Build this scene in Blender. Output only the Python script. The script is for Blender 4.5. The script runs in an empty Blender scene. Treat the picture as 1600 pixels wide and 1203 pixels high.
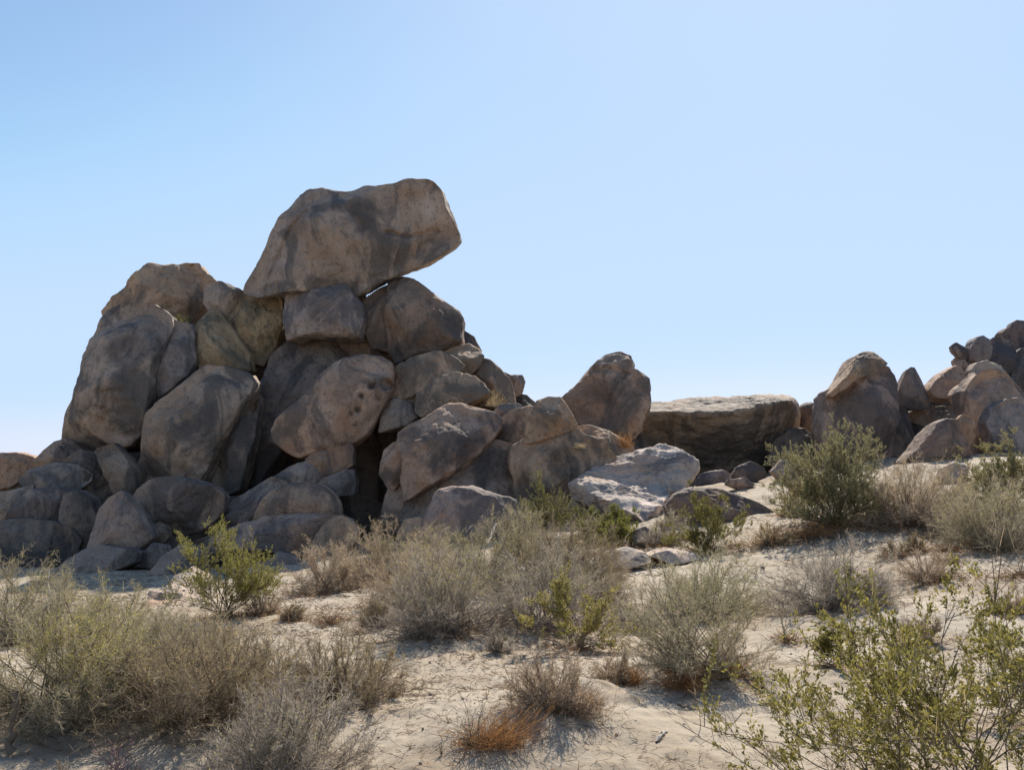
import bpy, bmesh, math, random
import numpy as np
from mathutils import Vector

# ------------------------------------------------------------------ camera, sky, sun, exposure
SC = bpy.context.scene
F = 1690.0; UC, VC = 800.0, 601.5; HC = 1.7            # focal length in photo pixels, centre, eye height
PITCH = math.radians(6.03)
cam_d = bpy.data.cameras.new("camera"); cam = bpy.data.objects.new("camera", cam_d)
SC.collection.objects.link(cam); SC.camera = cam
cam_d.sensor_width = 36.0; cam_d.lens = 36.0 * F / 1600.0
cam_d.clip_start = 0.1; cam_d.clip_end = 9000.0
cam.location = (0, 0, HC); cam.rotation_euler = (math.radians(90) + PITCH, 0, 0)

SUN_EL, SUN_AZ = math.radians(43.0), math.radians(15.0)   # azimuth measured from +Y towards +X
w = bpy.data.worlds.new("World"); SC.world = w; w.use_nodes = True
nt = w.node_tree; nt.nodes.clear()
sky = nt.nodes.new("ShaderNodeTexSky"); sky.sky_type = 'NISHITA'; sky.sun_disc = False
sky.sun_elevation = SUN_EL; sky.sun_rotation = SUN_AZ
sky.air_density = 1.0; sky.dust_density = 0.6; sky.ozone_density = 2.0; sky.altitude = 900
bg = nt.nodes.new("ShaderNodeBackground"); bg.inputs[1].default_value = 0.115
wo = nt.nodes.new("ShaderNodeOutputWorld")
k1 = nt.nodes.new("ShaderNodeVectorMath"); k1.operation = 'SCALE'; k1.inputs[3].default_value = 0.115
k2 = nt.nodes.new("ShaderNodeVectorMath"); k2.operation = 'SCALE'; k2.inputs[3].default_value = 1 / 0.115
cv = nt.nodes.new("ShaderNodeRGBCurve"); cv.mapping.use_clip = False       # softens the very bright band of air near the horizon
for ch, ps in ((0, ((0, 0), (.25, .245), (.38, .385), (.64, .435), (.80, .53), (1.0, .56))), (1, ((0, 0), (.39, .395), (.5, .51), (.62, .54), (.87, .57), (1.1, .65))), (2, ((0, 0), (.68, .64), (.78, .71), (.95, .74), (1.2, .80)))):
    c = cv.mapping.curves[ch]
    while len(c.points) < len(ps): c.points.new(0.5, 0.5)
    for q, pxy in zip(c.points, ps): q.location = pxy
cv.mapping.update()
nt.links.new(sky.outputs[0], k1.inputs[0]); nt.links.new(k1.outputs[0], cv.inputs[1]); nt.links.new(cv.outputs[0], k2.inputs[0]); nt.links.new(k2.outputs[0], bg.inputs[0]); nt.links.new(bg.outputs[0], wo.inputs[0])

sd = bpy.data.lights.new("sun", 'SUN'); sd.energy = 5.0; sd.angle = math.radians(0.53); sd.color = (1.0, 0.94, 0.84)
sun = bpy.data.objects.new("sun", sd); SC.collection.objects.link(sun)
S = Vector((math.sin(SUN_AZ) * math.cos(SUN_EL), math.cos(SUN_AZ) * math.cos(SUN_EL), math.sin(SUN_EL)))
sun.rotation_euler = S.to_track_quat('Z', 'Y').to_euler(); sun.location = S * 60
SC.view_settings.view_transform = 'Standard'; SC.view_settings.look = 'None'
SC.view_settings.exposure = 0.48; SC.view_settings.gamma = 1.0
SC.render.engine = 'CYCLES'
SC.cycles.max_bounces = 8; SC.cycles.diffuse_bounces = 5; SC.cycles.transparent_max_bounces = 4

# ------------------------------------------------------------------ helpers
CP, SP = math.cos(PITCH), math.sin(PITCH)
def ray(u, v):
    a = (np.asarray(u, float) - UC) / F; b = (VC - np.asarray(v, float)) / F
    return a, CP - b * SP, SP + b * CP
def at(u, v, Y):                                       # the point of the photo's ray at distance Y
    x, y, z = ray(u, v); t = Y / y
    return np.stack([x * t, y * t, HC + z * t], -1)

def _hash(i, j, k, s):
    h = (i * 374761393 + j * 668265263 + k * 2147483647 + s * 1274126177) & 0xFFFFFFFF
    h = ((h ^ (h >> 13)) * 1274126177) & 0xFFFFFFFF
    h = h ^ (h >> 16)
    return (h & 0xFFFF) / 32767.5 - 1.0
def noise(P, s=0):                                     # 3-D value noise, -1..1
    Pf = np.floor(P); I = Pf.astype(np.int64); f = P - Pf; f = f * f * f * (f * (f * 6 - 15) + 10)
    r = 0
    for a in (0, 1):
        for b in (0, 1):
            for c in (0, 1):
                wgt = (f[:, 0] if a else 1 - f[:, 0]) * (f[:, 1] if b else 1 - f[:, 1]) * (f[:, 2] if c else 1 - f[:, 2])
                r = r + wgt * _hash(I[:, 0] + a, I[:, 1] + b, I[:, 2] + c, s)
    return r
def fbm(P, n=4, s=0, lac=2.1, gain=0.5):
    r = 0; a = 1.0
    for k in range(n):
        r = r + a * noise(P, s + 17 * k); P = P * lac + 11.3; a *= gain
    return r

def mesh_obj(name, V, FACES, mat, parent=None, smooth=True, loc=None):
    me = bpy.data.meshes.new(name)
    V = np.asarray(V, np.float32); FA = np.asarray(FACES, np.int32)
    n = FA.shape[1]
    me.vertices.add(len(V)); me.vertices.foreach_set("co", V.ravel())
    me.loops.add(FA.size); me.loops.foreach_set("vertex_index", FA.ravel())
    me.polygons.add(len(FA)); me.polygons.foreach_set("loop_start", np.arange(0, FA.size, n, dtype=np.int32))
    me.polygons.foreach_set("loop_total", np.full(len(FA), n, np.int32))
    me.polygons.foreach_set("use_smooth", np.full(len(FA), smooth))
    me.update(calc_edges=True)
    me.materials.append(mat)
    o = bpy.data.objects.new(name, me); SC.collection.objects.link(o)
    if parent: o.parent = parent
    if loc is not None: o.location = loc
    return o
def tag(o, label=None, cat=None, group=None, kind=None):
    if label: o['label'] = label
    if cat: o['category'] = cat
    if group: o['group'] = group
    if kind: o['kind'] = kind
    return o
def empty(name, loc):
    o = bpy.data.objects.new(name, None); SC.collection.objects.link(o); o.location = loc; o.empty_display_size = 0.2
    return o

# ------------------------------------------------------------------ materials
def new_mat(name):
    m = bpy.data.materials.new(name); m.use_nodes = True; t = m.node_tree; t.nodes.clear()
    return m, t, t.nodes, t.links
def N(t, typ, **kw):
    n = t.nodes.new(typ)
    for k, v in kw.items():
        if k.startswith('i_'):
            key = k[2:]; n.inputs[int(key) if key.isdigit() else key].default_value = v
        else: setattr(n, k, v)
    return n
def ramp(t, src, stops):
    n = t.nodes.new("ShaderNodeValToRGB"); e = n.color_ramp.elements
    while len(e) < len(stops): e.new(0.5)
    for q, (p, c) in zip(e, stops): q.position = p; q.color = (c[0], c[1], c[2], 1)
    t.links.new(src, n.inputs[0]); return n.outputs[0]
def g3(x): return (x, x, x)
def mixc(t, fac, a, b, mode='MIX'):
    n = t.nodes.new("ShaderNodeMix"); n.data_type = 'RGBA'; n.blend_type = mode
    for sock, val in ((n.inputs[0], fac), (n.inputs[6], a), (n.inputs[7], b)):
        if hasattr(val, 'links'): t.links.new(val, sock)
        elif isinstance(val, (int, float)): sock.default_value = val
        else: sock.default_value = (*val, 1)
    return n.outputs[2]

def rock_material():
    m, t, nd, L = new_mat("granite")
    tc = N(t, "ShaderNodeTexCoord"); oi = N(t, "ShaderNodeObjectInfo")
    off = N(t, "ShaderNodeVectorMath", operation='SCALE', i_3=37.0)
    cmb = N(t, "ShaderNodeCombineXYZ"); L.new(oi.outputs['Random'], cmb.inputs[0]); L.new(oi.outputs['Random'], cmb.inputs[2])
    L.new(cmb.outputs[0], off.inputs[0])
    P = N(t, "ShaderNodeVectorMath", operation='ADD'); L.new(tc.outputs['Object'], P.inputs[0]); L.new(off.outputs[0], P.inputs[1])
    P = P.outputs[0]
    st = N(t, "ShaderNodeMapping"); st.inputs['Scale'].default_value = (1.0, 1.0, 0.55); L.new(P, st.inputs[0])
    def nz(vec, sc, det=5, ro=0.6, dist=0.0):
        n = N(t, "ShaderNodeTexNoise", i_Scale=sc, i_Detail=det, i_Roughness=ro, i_Distortion=dist); L.new(vec, n.inputs['Vector']); return n.outputs[0]
    base = ramp(t, nz(P, 0.9, 6, 0.65, 0.4), [(0.25, (0.215, 0.165, 0.13)), (0.45, (0.36, 0.277, 0.213)), (0.62, (0.455, 0.35, 0.27)), (0.8, (0.56, 0.45, 0.36))])
    iron = mixc(t, ramp(t, nz(P, 0.55, 5, 0.6, 0.8), [(0.52, g3(0)), (0.70, g3(0.6))]), base, (0.34, 0.19, 0.10))
    pale = mixc(t, ramp(t, nz(P, 2.3, 4, 0.7, 0.3), [(0.56, g3(0)), (0.75, g3(0.5))]), iron, (0.46, 0.40, 0.34))
    varn_blotch = mixc(t, ramp(t, nz(st.outputs[0], 0.75, 7, 0.62, 1.0), [(0.48, g3(0)), (0.57, g3(0.78))]), pale, (0.108, 0.098, 0.092))
    av = N(t, "ShaderNodeAttribute", attribute_name="blotch")
    mm = N(t, "ShaderNodeMath", operation='MULTIPLY'); L.new(av.outputs['Fac'], mm.inputs[0]); L.new(ramp(t, nz(P, 6.0, 5, 0.7), [(0.30, g3(0.45)), (0.62, g3(0.92))]), mm.inputs[1])
    varn_blotch = mixc(t, mm.outputs[0], varn_blotch, (0.075, 0.068, 0.066))  # mixes in the dark patches of each rock, painted pit shade included
    lich = mixc(t, ramp(t, nz(P, 7.0, 3, 0.7), [(0.54, g3(0)), (0.66, g3(0.5))]), varn_blotch, (0.09, 0.085, 0.075))
    grain = mixc(t, 1.0, lich, ramp(t, nz(P, 45.0, 3, 0.8), [(0.3, g3(0.6)), (0.7, g3(1.3))]), 'MULTIPLY')
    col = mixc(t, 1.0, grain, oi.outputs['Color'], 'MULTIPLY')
    bs = N(t, "ShaderNodeBsdfPrincipled"); bs.inputs['Roughness'].default_value = 0.82; bs.inputs['Specular IOR Level'].default_value = 0.3
    L.new(col, bs.inputs['Base Color'])
    b1 = N(t, "ShaderNodeBump", i_Strength=0.8, i_Distance=0.07); L.new(nz(P, 5.0, 8, 0.68), b1.inputs['Height'])
    b2 = N(t, "ShaderNodeBump", i_Strength=0.35, i_Distance=0.012); L.new(nz(P, 38.0, 4, 0.7), b2.inputs['Height']); L.new(b1.outputs[0], b2.inputs['Normal'])
    L.new(b2.outputs[0], bs.inputs['Normal'])
    o = N(t, "ShaderNodeOutputMaterial"); L.new(bs.outputs[0], o.inputs[0]); return m

def sand_material():
    m, t, nd, L = new_mat("sand")
    tc = N(t, "ShaderNodeTexCoord"); P = tc.outputs['Object']
    def nz(vec, sc, det=5, ro=0.6, dist=0.0):
        n = N(t, "ShaderNodeTexNoise", i_Scale=sc, i_Detail=det, i_Roughness=ro, i_Distortion=dist); L.new(vec, n.inputs['Vector']); return n.outputs[0]
    base = ramp(t, nz(P, 0.35, 6, 0.6), [(0.3, (0.37, 0.30, 0.215)), (0.55, (0.445, 0.37, 0.28)), (0.75, (0.50, 0.43, 0.335))])
    lit = mixc(t, ramp(t, nz(P, 1.1, 7, 0.72, 0.5), [(0.46, g3(0)), (0.60, g3(0.7))]), base, (0.30, 0.22, 0.145))
    sp = mixc(t, ramp(t, nz(P, 16.0, 4, 0.7), [(0.58, g3(0)), (0.70, g3(0.6))]), lit, (0.22, 0.16, 0.11))
    gr = mixc(t, 1.0, sp, ramp(t, nz(P, 120.0, 2, 0.8), [(0.3, g3(0.8)), (0.7, g3(1.15))]), 'MULTIPLY')
    bs = N(t, "ShaderNodeBsdfPrincipled"); bs.inputs['Roughness'].default_value = 0.92; bs.inputs['Specular IOR Level'].default_value = 0.15
    L.new(gr, bs.inputs['Base Color'])
    b1 = N(t, "ShaderNodeBump", i_Strength=0.5, i_Distance=0.03); L.new(nz(P, 9.0, 6, 0.65), b1.inputs['Height'])
    b2 = N(t, "ShaderNodeBump", i_Strength=0.4, i_Distance=0.006); L.new(nz(P, 90.0, 3, 0.7), b2.inputs['Height']); L.new(b1.outputs[0], b2.inputs['Normal'])
    L.new(b2.outputs[0], bs.inputs['Normal'])
    o = N(t, "ShaderNodeOutputMaterial"); L.new(bs.outputs[0], o.inputs[0]); return m

def plant_material(name, trans, rough=0.7, spec=0.2, var=0.5):
    m, t, nd, L = new_mat(name)
    oi = N(t, "ShaderNodeObjectInfo"); ge = N(t, "ShaderNodeNewGeometry")
    v = ramp(t, ge.outputs['Random Per Island'], [(0.0, (1 - var, 1 - var, 1 - var * 0.9)), (0.5, g3(1.0)), (1.0, (1 + var, 1 + var * 0.9, 1 + var * 0.7))])
    c = mixc(t, 1.0, oi.outputs['Color'], v, 'MULTIPLY')
    d = N(t, "ShaderNodeBsdfPrincipled"); d.inputs['Roughness'].default_value = rough; d.inputs['Specular IOR Level'].default_value = spec
    L.new(c, d.inputs['Base Color'])
    tr = N(t, "ShaderNodeBsdfTranslucent"); L.new(c, tr.inputs[0])
    mx = N(t, "ShaderNodeMixShader", i_0=trans); L.new(d.outputs[0], mx.inputs[1]); L.new(tr.outputs[0], mx.inputs[2])
    o = N(t, "ShaderNodeOutputMaterial"); L.new(mx.outputs[0], o.inputs[0]); return m

M_ROCK = rock_material(); M_SAND = sand_material()
M_WOOD = plant_material("woody_stem", 0.0, 0.8, 0.2, 0.35)
M_TWIG = plant_material("fine_twig", 0.35, 0.7, 0.2, 0.55)
M_LEAF = plant_material("small_leaf", 0.42, 0.55, 0.25, 0.5)

# ------------------------------------------------------------------ ground
GP = [(0,1203,6.3),(400,1203,6.4),(800,1203,6.4),(1200,1203,6.3),(1600,1203,6.2),
      (0,1050,9.3),(400,1050,9.2),(800,1050,9.0),(1200,1050,8.8),(1600,1050,8.5),
      (0,970,14),(300,960,14),(650,940,14),(1000,960,12.5),(1300,960,11.5),(1600,930,11.5),
      (100,905,22),(450,905,19.5),(800,890,17.5),(1000,880,16.5),(1300,880,15),(1600,850,15),
      (300,880,26),(650,860,24),(980,835,22),(1200,815,21),(1450,800,20.5),(1600,780,20),
      (1050,772,28.5),(1200,750,29.5),(1060,758,33),(1150,747,33.5),(1220,742,33.5),(1400,724,29),(1600,708,29),(1340,714,33),(1500,718,32),(0,880,27),(300,860,32)]
_c = np.array([at(*p) for p in GP])
_c = np.vstack([_c, [(0,45,2.6),(20,48,3.6),(-20,45,1.8),(-14,38,1.6),(-6,38,2.2),(3,38,2.6),(-3,4.2,0.02),(3,4.2,0.02)]])
def _phi(d2): return 0.5 * d2 * np.log(d2 + 1e-9)
def _tps():
    n = len(_c); d2 = ((_c[:, None, :2] - _c[None, :, :2]) ** 2).sum(-1)
    A = np.zeros((n + 3, n + 3)); A[:n, :n] = _phi(d2) + np.eye(n) * 2.0
    Q = np.c_[np.ones(n), _c[:, :2]]; A[:n, n:] = Q; A[n:, :n] = Q.T
    return np.linalg.solve(A, np.r_[_c[:, 2], np.zeros(3)])
_W = _tps()
def ground(x, y):
    x = np.asarray(x, float); y = np.asarray(y, float)
    xc = np.clip(x, -17, 21); yc = np.clip(y, 4.2, 46); z = np.zeros(np.broadcast(x, y).shape)
    for k in range(len(_c)):
        z = z + _W[k] * _phi((xc - _c[k, 0]) ** 2 + (yc - _c[k, 1]) ** 2)
    z = z + _W[-3] + _W[-2] * xc + _W[-1] * yc
    r = np.hypot(x, y); k = np.clip((r - 55) / 200, 0, 1); k = k * k * (3 - 2 * k)
    return z * (1 - k) - 1.0 * k
def hit(u, v, full=False):
    Y = np.arange(4.5, 60, 0.02); p = at(np.full_like(Y, u), np.full_like(Y, v), Y)
    g = ground(p[:, 0], p[:, 1])
    if full:
        g = g + bumps(p[:, 0], p[:, 1])
        for mx, my, mr, mh in MOUNDS: g = g + mh * np.exp(-((p[:, 0] - mx) ** 2 + (p[:, 1] - my) ** 2) / mr ** 2)
    b = np.nonzero(p[:, 2] <= g)[0]
    k = b[0] if len(b) else -1; q = p[k]
    return np.array([q[0], q[1], float(g[k])])
TRACK = (hit(960, 1132), hit(1120, 1092))
def bumps(x, y):                                       # the sand's own relief: hummocks, footprints, ripples
    P = np.stack([x, y, np.zeros_like(x)], -1)
    z = 0.07 * fbm(P * 0.55, 3, 5) + 0.013 * fbm(P * 2.6, 3, 9) + 0.007 * fbm(P * 9.0, 2, 3)
    a, b = TRACK; ex, ey = b[0] - a[0], b[1] - a[1]; L = math.hypot(ex, ey); ex, ey = ex / L, ey / L   # old wheel track
    t = (x - a[0]) * ex + (y - a[1]) * ey; q = -(x - a[0]) * ey + (y - a[1]) * ex
    z = z + 0.006 * np.sin(q * 2 * math.pi / 0.19 + 0.5 * noise(P * 1.5, 8)) * np.exp(-(q / 0.55) ** 4) * np.exp(-((t - L * 0.8) / (L * 1.6)) ** 4)
    d = noise(P * 3.4 + 40, 21); z = z - 0.035 * np.clip(d - 0.45, 0, 1)
    return z
# ------------------------------------------------------------------ sand sheet, out to the horizon
def build_ground():
    fw = np.radians(np.linspace(-31, 31, 620)); rest = np.radians(np.linspace(31, 329, 120))[1:-1]
    ang = np.r_[fw, rest]
    rad = np.r_[0.0, np.linspace(0.5, 4.0, 10), np.geomspace(4.05, 42, 640), np.geomspace(43, 6000, 70)][1:]
    A, Rr = np.meshgrid(ang, rad); X = Rr * np.sin(A); Y = Rr * np.cos(A)
    x, y = X.ravel(), Y.ravel(); z = ground(x, y)
    near = np.hypot(x, y) < 60
    z[near] += bumps(x[near], y[near]) * np.clip((60 - np.hypot(x[near], y[near])) / 15, 0, 1)
    far = ~near; z[far] += np.clip((np.hypot(x[far], y[far]) - 60) / 400, 0, 1) * 1.2 * noise(np.stack([x[far], y[far], 0 * x[far]], -1) / 180.0, 4)
    for (mx, my, mr, mh) in MOUNDS:
        z += mh * np.exp(-(((x - mx) ** 2 + (y - my) ** 2) / mr ** 2))
    V = np.stack([x, y, z], -1); na, nr = len(ang), len(rad)
    i = np.arange(nr - 1)[:, None] * na; j = np.arange(na)[None, :]; j2 = (j + 1) % na
    Q = np.stack([i + j, i + na + j, i + na + j2, i + j2], -1).reshape(-1, 4)[:, ::-1]
    o = mesh_obj("ground", V, Q, M_SAND); tag(o, kind='structure')
MOUNDS = []
# ------------------------------------------------------------------ boulders
def ico(level):
    bm = bmesh.new(); bmesh.ops.create_icosphere(bm, subdivisions=level, radius=1.0)
    V = np.array([v.co[:] for v in bm.verts]); FA = np.array([[v.index for v in f.verts] for f in bm.faces]); bm.free()
    return V, FA
ICO = {}
def get_ico(l):
    if l not in ICO: ICO[l] = ico(l)
    return ICO[l]

def roughen(P, c, size, seed, amp=1.0, cracks=0.0, wt=1.0):
    d = P - c; L = np.linalg.norm(d, axis=1, keepdims=True) + 1e-6; d = d / L
    q = P / size
    h = 0.040 * fbm(q * 2.0 + seed * 3.1, 3, seed) + 0.022 * fbm(q * 6.0 + seed, 4, seed + 5)
    rd = np.abs(noise(q * 2.4 + seed * 1.7, seed + 9)); h = h - 0.016 * np.clip(1 - rd / 0.06, 0, 1)
    wq = q + 0.10 * fbm(q * 4 + seed, 3, seed + 21)[:, None]
    for k, (sx, sz, dp) in enumerate(((1.5, 0.6, 0.045), (0.7, 1.9, 0.035))):   # joints: steep ones and sheeting ones
        j = np.abs(noise(wq * np.array([sx, sx, sz]) + seed * 5.7 + 9 * k, seed + 70 + k)); h = h - dp * np.clip(1 - j / 0.035, 0, 1) * np.clip(noise(q * 1.5 + 3, seed + 80 + k) + 0.35, 0, 1) * 1.6
    if cracks:
        w_ = P + 0.15 * size * fbm(q * 3 + 5, 2, seed + 3)[:, None]
        k = np.abs(noise(w_ / size * np.array([1.6, 1.6, 0.8]) + seed * 2.3, seed + 31)); h = h - cracks * np.clip(1 - k / 0.035, 0, 1)
    hm = 0.02 * fbm(P * 3.2 + seed, 4, seed + 13)
    return P + d * ((h * amp * size + hm * amp) * wt)[:, None]

def outline_rock(poly, Y, T=None, p=3.7, lean=0.12, cuts=13, seed=1, level=5, amp=1.0, cracks=0.0, pits=(), tiltx=0.0, planes=(), grooves=(), stains=(), rise=0.0):
    sp = F / Y; wpx = (max(q[0] for q in poly) - min(q[0] for q in poly)) / sp / 2; hpx = (max(q[1] for q in poly) - min(q[1] for q in poly)) / sp / 2
    if T is None: T = 0.85 * min(wpx, hpx) + 0.15 * max(wpx, hpx)
    Tf, Tb = 0.6 * T, 1.4 * T; Y = Y - 0.4 * T         # the widest section lies nearer the front, the back is deep and rounded
    W = np.array([at(u, v, Y) for u, v in poly]); X, Z = W[:, 0], W[:, 2]
    # centre of area of the outline
    a = X * np.roll(Z, -1) - np.roll(X, -1) * Z; A = a.sum() / 2
    cx = ((X + np.roll(X, -1)) * a).sum() / (6 * A); cz = ((Z + np.roll(Z, -1)) * a).sum() / (6 * A)
    hw, hh = (X.max() - X.min()) / 2, (Z.max() - Z.min()) / 2
    px, pz = (X - cx) / hw, (Z - cz) / hh
    th = np.linspace(-math.pi, math.pi, 720, endpoint=False); R = np.zeros(720)
    dx, dz = np.cos(th), np.sin(th)
    for i in range(len(px)):
        x0, z0 = px[i], pz[i]; ex, ez = px[(i + 1) % len(px)] - x0, pz[(i + 1) % len(px)] - z0
        det = dx * (-ez) + dz * ex; det = np.where(np.abs(det) < 1e-9, 1e-9, det)
        tt = (x0 * (-ez) + z0 * ex) / det; ss = (dx * z0 - dz * x0) / det
        ok = (tt > 0) & (ss >= -1e-6) & (ss <= 1 + 1e-6); R = np.where(ok, np.maximum(R, tt), R)
    def sm(R, s):
        k = np.exp(-0.5 * (np.arange(-3 * s, 3 * s + 1) / s) ** 2); k /= k.sum()
        return np.convolve(np.r_[R[-3 * s:], R, R[:3 * s]], k, 'valid')
    R1, R2 = sm(R, 1), sm(R, 50)
    V, FA = get_ico(level)
    rho = np.hypot(V[:, 0], V[:, 2]); ang = np.arctan2(V[:, 2], V[:, 0]); ay = np.abs(V[:, 1])
    s_ = (rho ** p + ay ** p) ** (1 / p); rho = rho / s_; ay = ay / s_
    ti = np.r_[th, math.pi]; Ra = np.interp(ang, ti, np.r_[R1, R1[0]]); Rb = np.interp(ang, ti, np.r_[R2, R2[0]])
    k = np.clip(rho, 0, 1) ** 3; Rm = Rb * (1 - k) + Ra * k
    P = np.stack([cx + hw * Rm * rho * np.cos(ang), Y + np.where(V[:, 1] < 0, -Tf, Tb) * ay, cz + hh * Rm * rho * np.sin(ang)], -1)
    c = np.array([cx, Y, cz]); rg = np.random.RandomState(seed * 7 + 3)
    wgt = np.clip(ay / 0.4, 0, 1) ** 0.8
    for _ in range(cuts):
        n = np.array([rg.uniform(-1.0, 1.0), -1.0, rg.uniform(-0.7, 1.1)]); n /= np.linalg.norm(n)
        e = (P - c) @ n; sup = e.max(); off = sup * rg.uniform(0.64, 0.95); kk = 0.006 * sup
        ex = kk * np.logaddexp(0, (e - off) / kk)
        P = P - (0.92 * ex * wgt)[:, None] * n
    for nx, ny, nz, fr in planes:                      # named facets
        n = np.array([nx, ny, nz], float); n /= np.linalg.norm(n); e = (P - c) @ n; sup = e.max(); kk = 0.008 * sup
        P = P - (0.97 * kk * np.logaddexp(0, (e - fr * sup) / kk) * wgt)[:, None] * n
    P[:, 2] += rise * np.clip(P[:, 1] - Y, 0, None)
    P[:, 1] += lean * (P[:, 2] - cz) + tiltx * (P[:, 0] - cx)
    size = math.sqrt(hw * hh)
    P = roughen(P, c, size, seed, amp, cracks, 0.4 + 0.6 * np.clip(ay / 0.35, 0, 1))
    YF = Y - 0.85 * Tf; fr = P[:, 1] < Y + 0.1 * T; up = YF / F
    def dist(u, v):
        q = at(u, v, YF); return (P[:, 0] - q[0]), (P[:, 2] - q[2])
    for (u, v, rp) in pits:                            # weathered hollows
        x, z = dist(u, v); d = np.hypot(x, z) / (rp * up); P[:, 1] += np.where(fr, 2.0 * rp * up * np.clip(1.1 * (1 - d ** 4), 0, 1), 0)
    for line, wd, dp in grooves:                       # fissures
        line = pts(line); best = np.full(len(P), 1e9); jit = 1 + 0.5 * noise(P * 4, seed + 3)
        Q = [at(u, v, YF) for u, v in line]; px_, pz_ = P[:, 0] + 0.05 * noise(P * 3.5, seed + 6), P[:, 2] + 0.05 * noise(P * 3.5, seed + 7)
        for q0, q1 in zip(Q, Q[1:]):
            ex, ez = q1[0] - q0[0], q1[2] - q0[2]; t = np.clip(((px_ - q0[0]) * ex + (pz_ - q0[2]) * ez) / (ex * ex + ez * ez), 0, 1)
            best = np.minimum(best, np.hypot(px_ - q0[0] - t * ex, pz_ - q0[2] - t * ez))
        P[:, 1] += np.where(fr, dp * jit * np.exp(-(best / (wd * up)) ** 2), 0)
    st = np.zeros(len(P)); wob = 0.35 * fbm(P * 1.6, 4, seed + 40)
    for (u, v, rx, ry, rot, k) in stains:              # dark patches put into the colour, with an outline of their own
        x, z = dist(u, v); ca, sa = math.cos(math.radians(rot)), math.sin(math.radians(rot)); xr, zr = (x * ca + z * sa) / (rx * up), (z * ca - x * sa) / (ry * up)
        if rx < 8: st = np.maximum(st, k * np.clip((1.3 - np.hypot(x, z) / (rx * up)) * 3, 0, 1) * fr); continue  # small round spots: shade of the hollows put into the colour
        st = np.maximum(st, k * np.clip((1.25 - np.hypot(xr, zr) + wob) * 2.2, 0, 1) * fr)
    return P, FA, st
    return P, FA

def hull_rock(pts, seed=1, level=5, p=16, amp=1.0, cracks=0.0, world=False, flakes=0.0):
    W = np.array(pts if world else [at(*q) for q in pts])
    c = W.mean(0); half = (W.max(0) - W.min(0)) / 2; Q = (W - c) / half
    bm = bmesh.new(); vs = [bm.verts.new(q) for q in Q]; r = bmesh.ops.convex_hull(bm, input=vs)
    bmesh.ops.recalc_face_normals(bm, faces=bm.faces); bm.normal_update()
    pl = {}
    for f in bm.faces:
        n = f.normal; d = n.dot(f.verts[0].co)
        if d < 0: n = -n; d = -d
        pl[tuple(round(q, 2) for q in (*n, d))] = (np.array(n), max(d, 0.05))
    bm.free()
    V, FA = get_ico(level); acc = np.zeros(len(V))
    for n, d in pl.values(): acc += np.clip(V @ n / d, 0, None) ** p
    P = c + V * (acc ** (-1 / p))[:, None] * half
    P = roughen(P, c, float(np.prod(half) ** (1 / 3)), seed, amp, cracks)
    if flakes:                                         # layered, flaking surface
        q = P * np.array([1.6, 3.2, 5.0]) + 0.4 * fbm(P * 2, 2, seed + 60)[:, None]; P[:, 2] += flakes * (fbm(q, 4, seed + 61) - 0.6 * np.abs(noise(q * 2.1, seed + 62)))
    return P, FA

ROCKS = {}
def put_rock(name, P, FA, label, cat, col, group, st=None):
    b = np.array([(P[:, 0].min() + P[:, 0].max()) / 2, (P[:, 1].min() + P[:, 1].max()) / 2, P[:, 2].min()])
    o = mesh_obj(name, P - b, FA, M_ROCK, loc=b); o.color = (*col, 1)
    if st is not None and st.max() > 0:
        at_ = o.data.attributes.new("blotch", 'FLOAT', 'POINT'); at_.data.foreach_set("value", st.astype(np.float32))
    tag(o, label, cat, group); return o
SEED = [10]
def pts(s):
    n = [float(q) for q in s.replace(';', ' ').replace(',', ' ').split()]
    return list(zip(n[::2], n[1::2]))
def R(name, s, Y, label, T=None, col=(1, 1, 1), group=None, cat=None, **kw):
    SEED[0] += 1; kw.setdefault('seed', SEED[0])
    poly = pts(s); grow = kw.pop('grow', 6.0)
    mu = sum(q[0] for q in poly) / len(poly); mv = sum(q[1] for q in poly) / len(poly)
    poly = [(u + grow * (u - mu) / (math.hypot(u - mu, v - mv) + 1), v + grow * (v - mv) / (math.hypot(u - mu, v - mv) + 1)) for u, v in poly]
    big = max(q[0] for q in poly) - min(q[0] for q in poly)
    kw.setdefault('level', 6 if big > 85 else (5 if big > 30 else 4))
    if Y is None:
        um = sum(q[0] for q in poly) / len(poly); h_ = hit(um, max(q[1] for q in poly) - 3); Y = h_[1] + (T or 0.3) * 0.6
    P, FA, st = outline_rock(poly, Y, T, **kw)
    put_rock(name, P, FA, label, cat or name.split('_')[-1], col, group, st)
def H(name, parts, label, col=(1, 1, 1), group=None, cat=None, **kw):
    SEED[0] += 1; Ps, Fs, n = [], [], 0
    for k, q in enumerate(parts):
        P, FA = hull_rock(q, seed=SEED[0] + 50 * k, **kw); Ps.append(P); Fs.append(FA + n); n += len(P)
    put_rock(name, np.vstack(Ps), np.vstack(Fs), label, cat or name.split('_')[-1], col, group)

GA = "boulders of the tall balanced rock pile"; GB = "rocks at the foot of the tall pile"; GC = "boulders around the long flat slab"; GD = "boulders of the small pile at the frame edge"
GREY = (1.0, 0.99, 1.0); WARM = (1.2, 1.05, 0.88); DARK = (0.62, 0.62, 0.64); PALE = (1.15, 1.14, 1.12); PINK = (1.22, 1.04, 0.93); YEL = (1.02, 0.98, 0.78)
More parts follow.
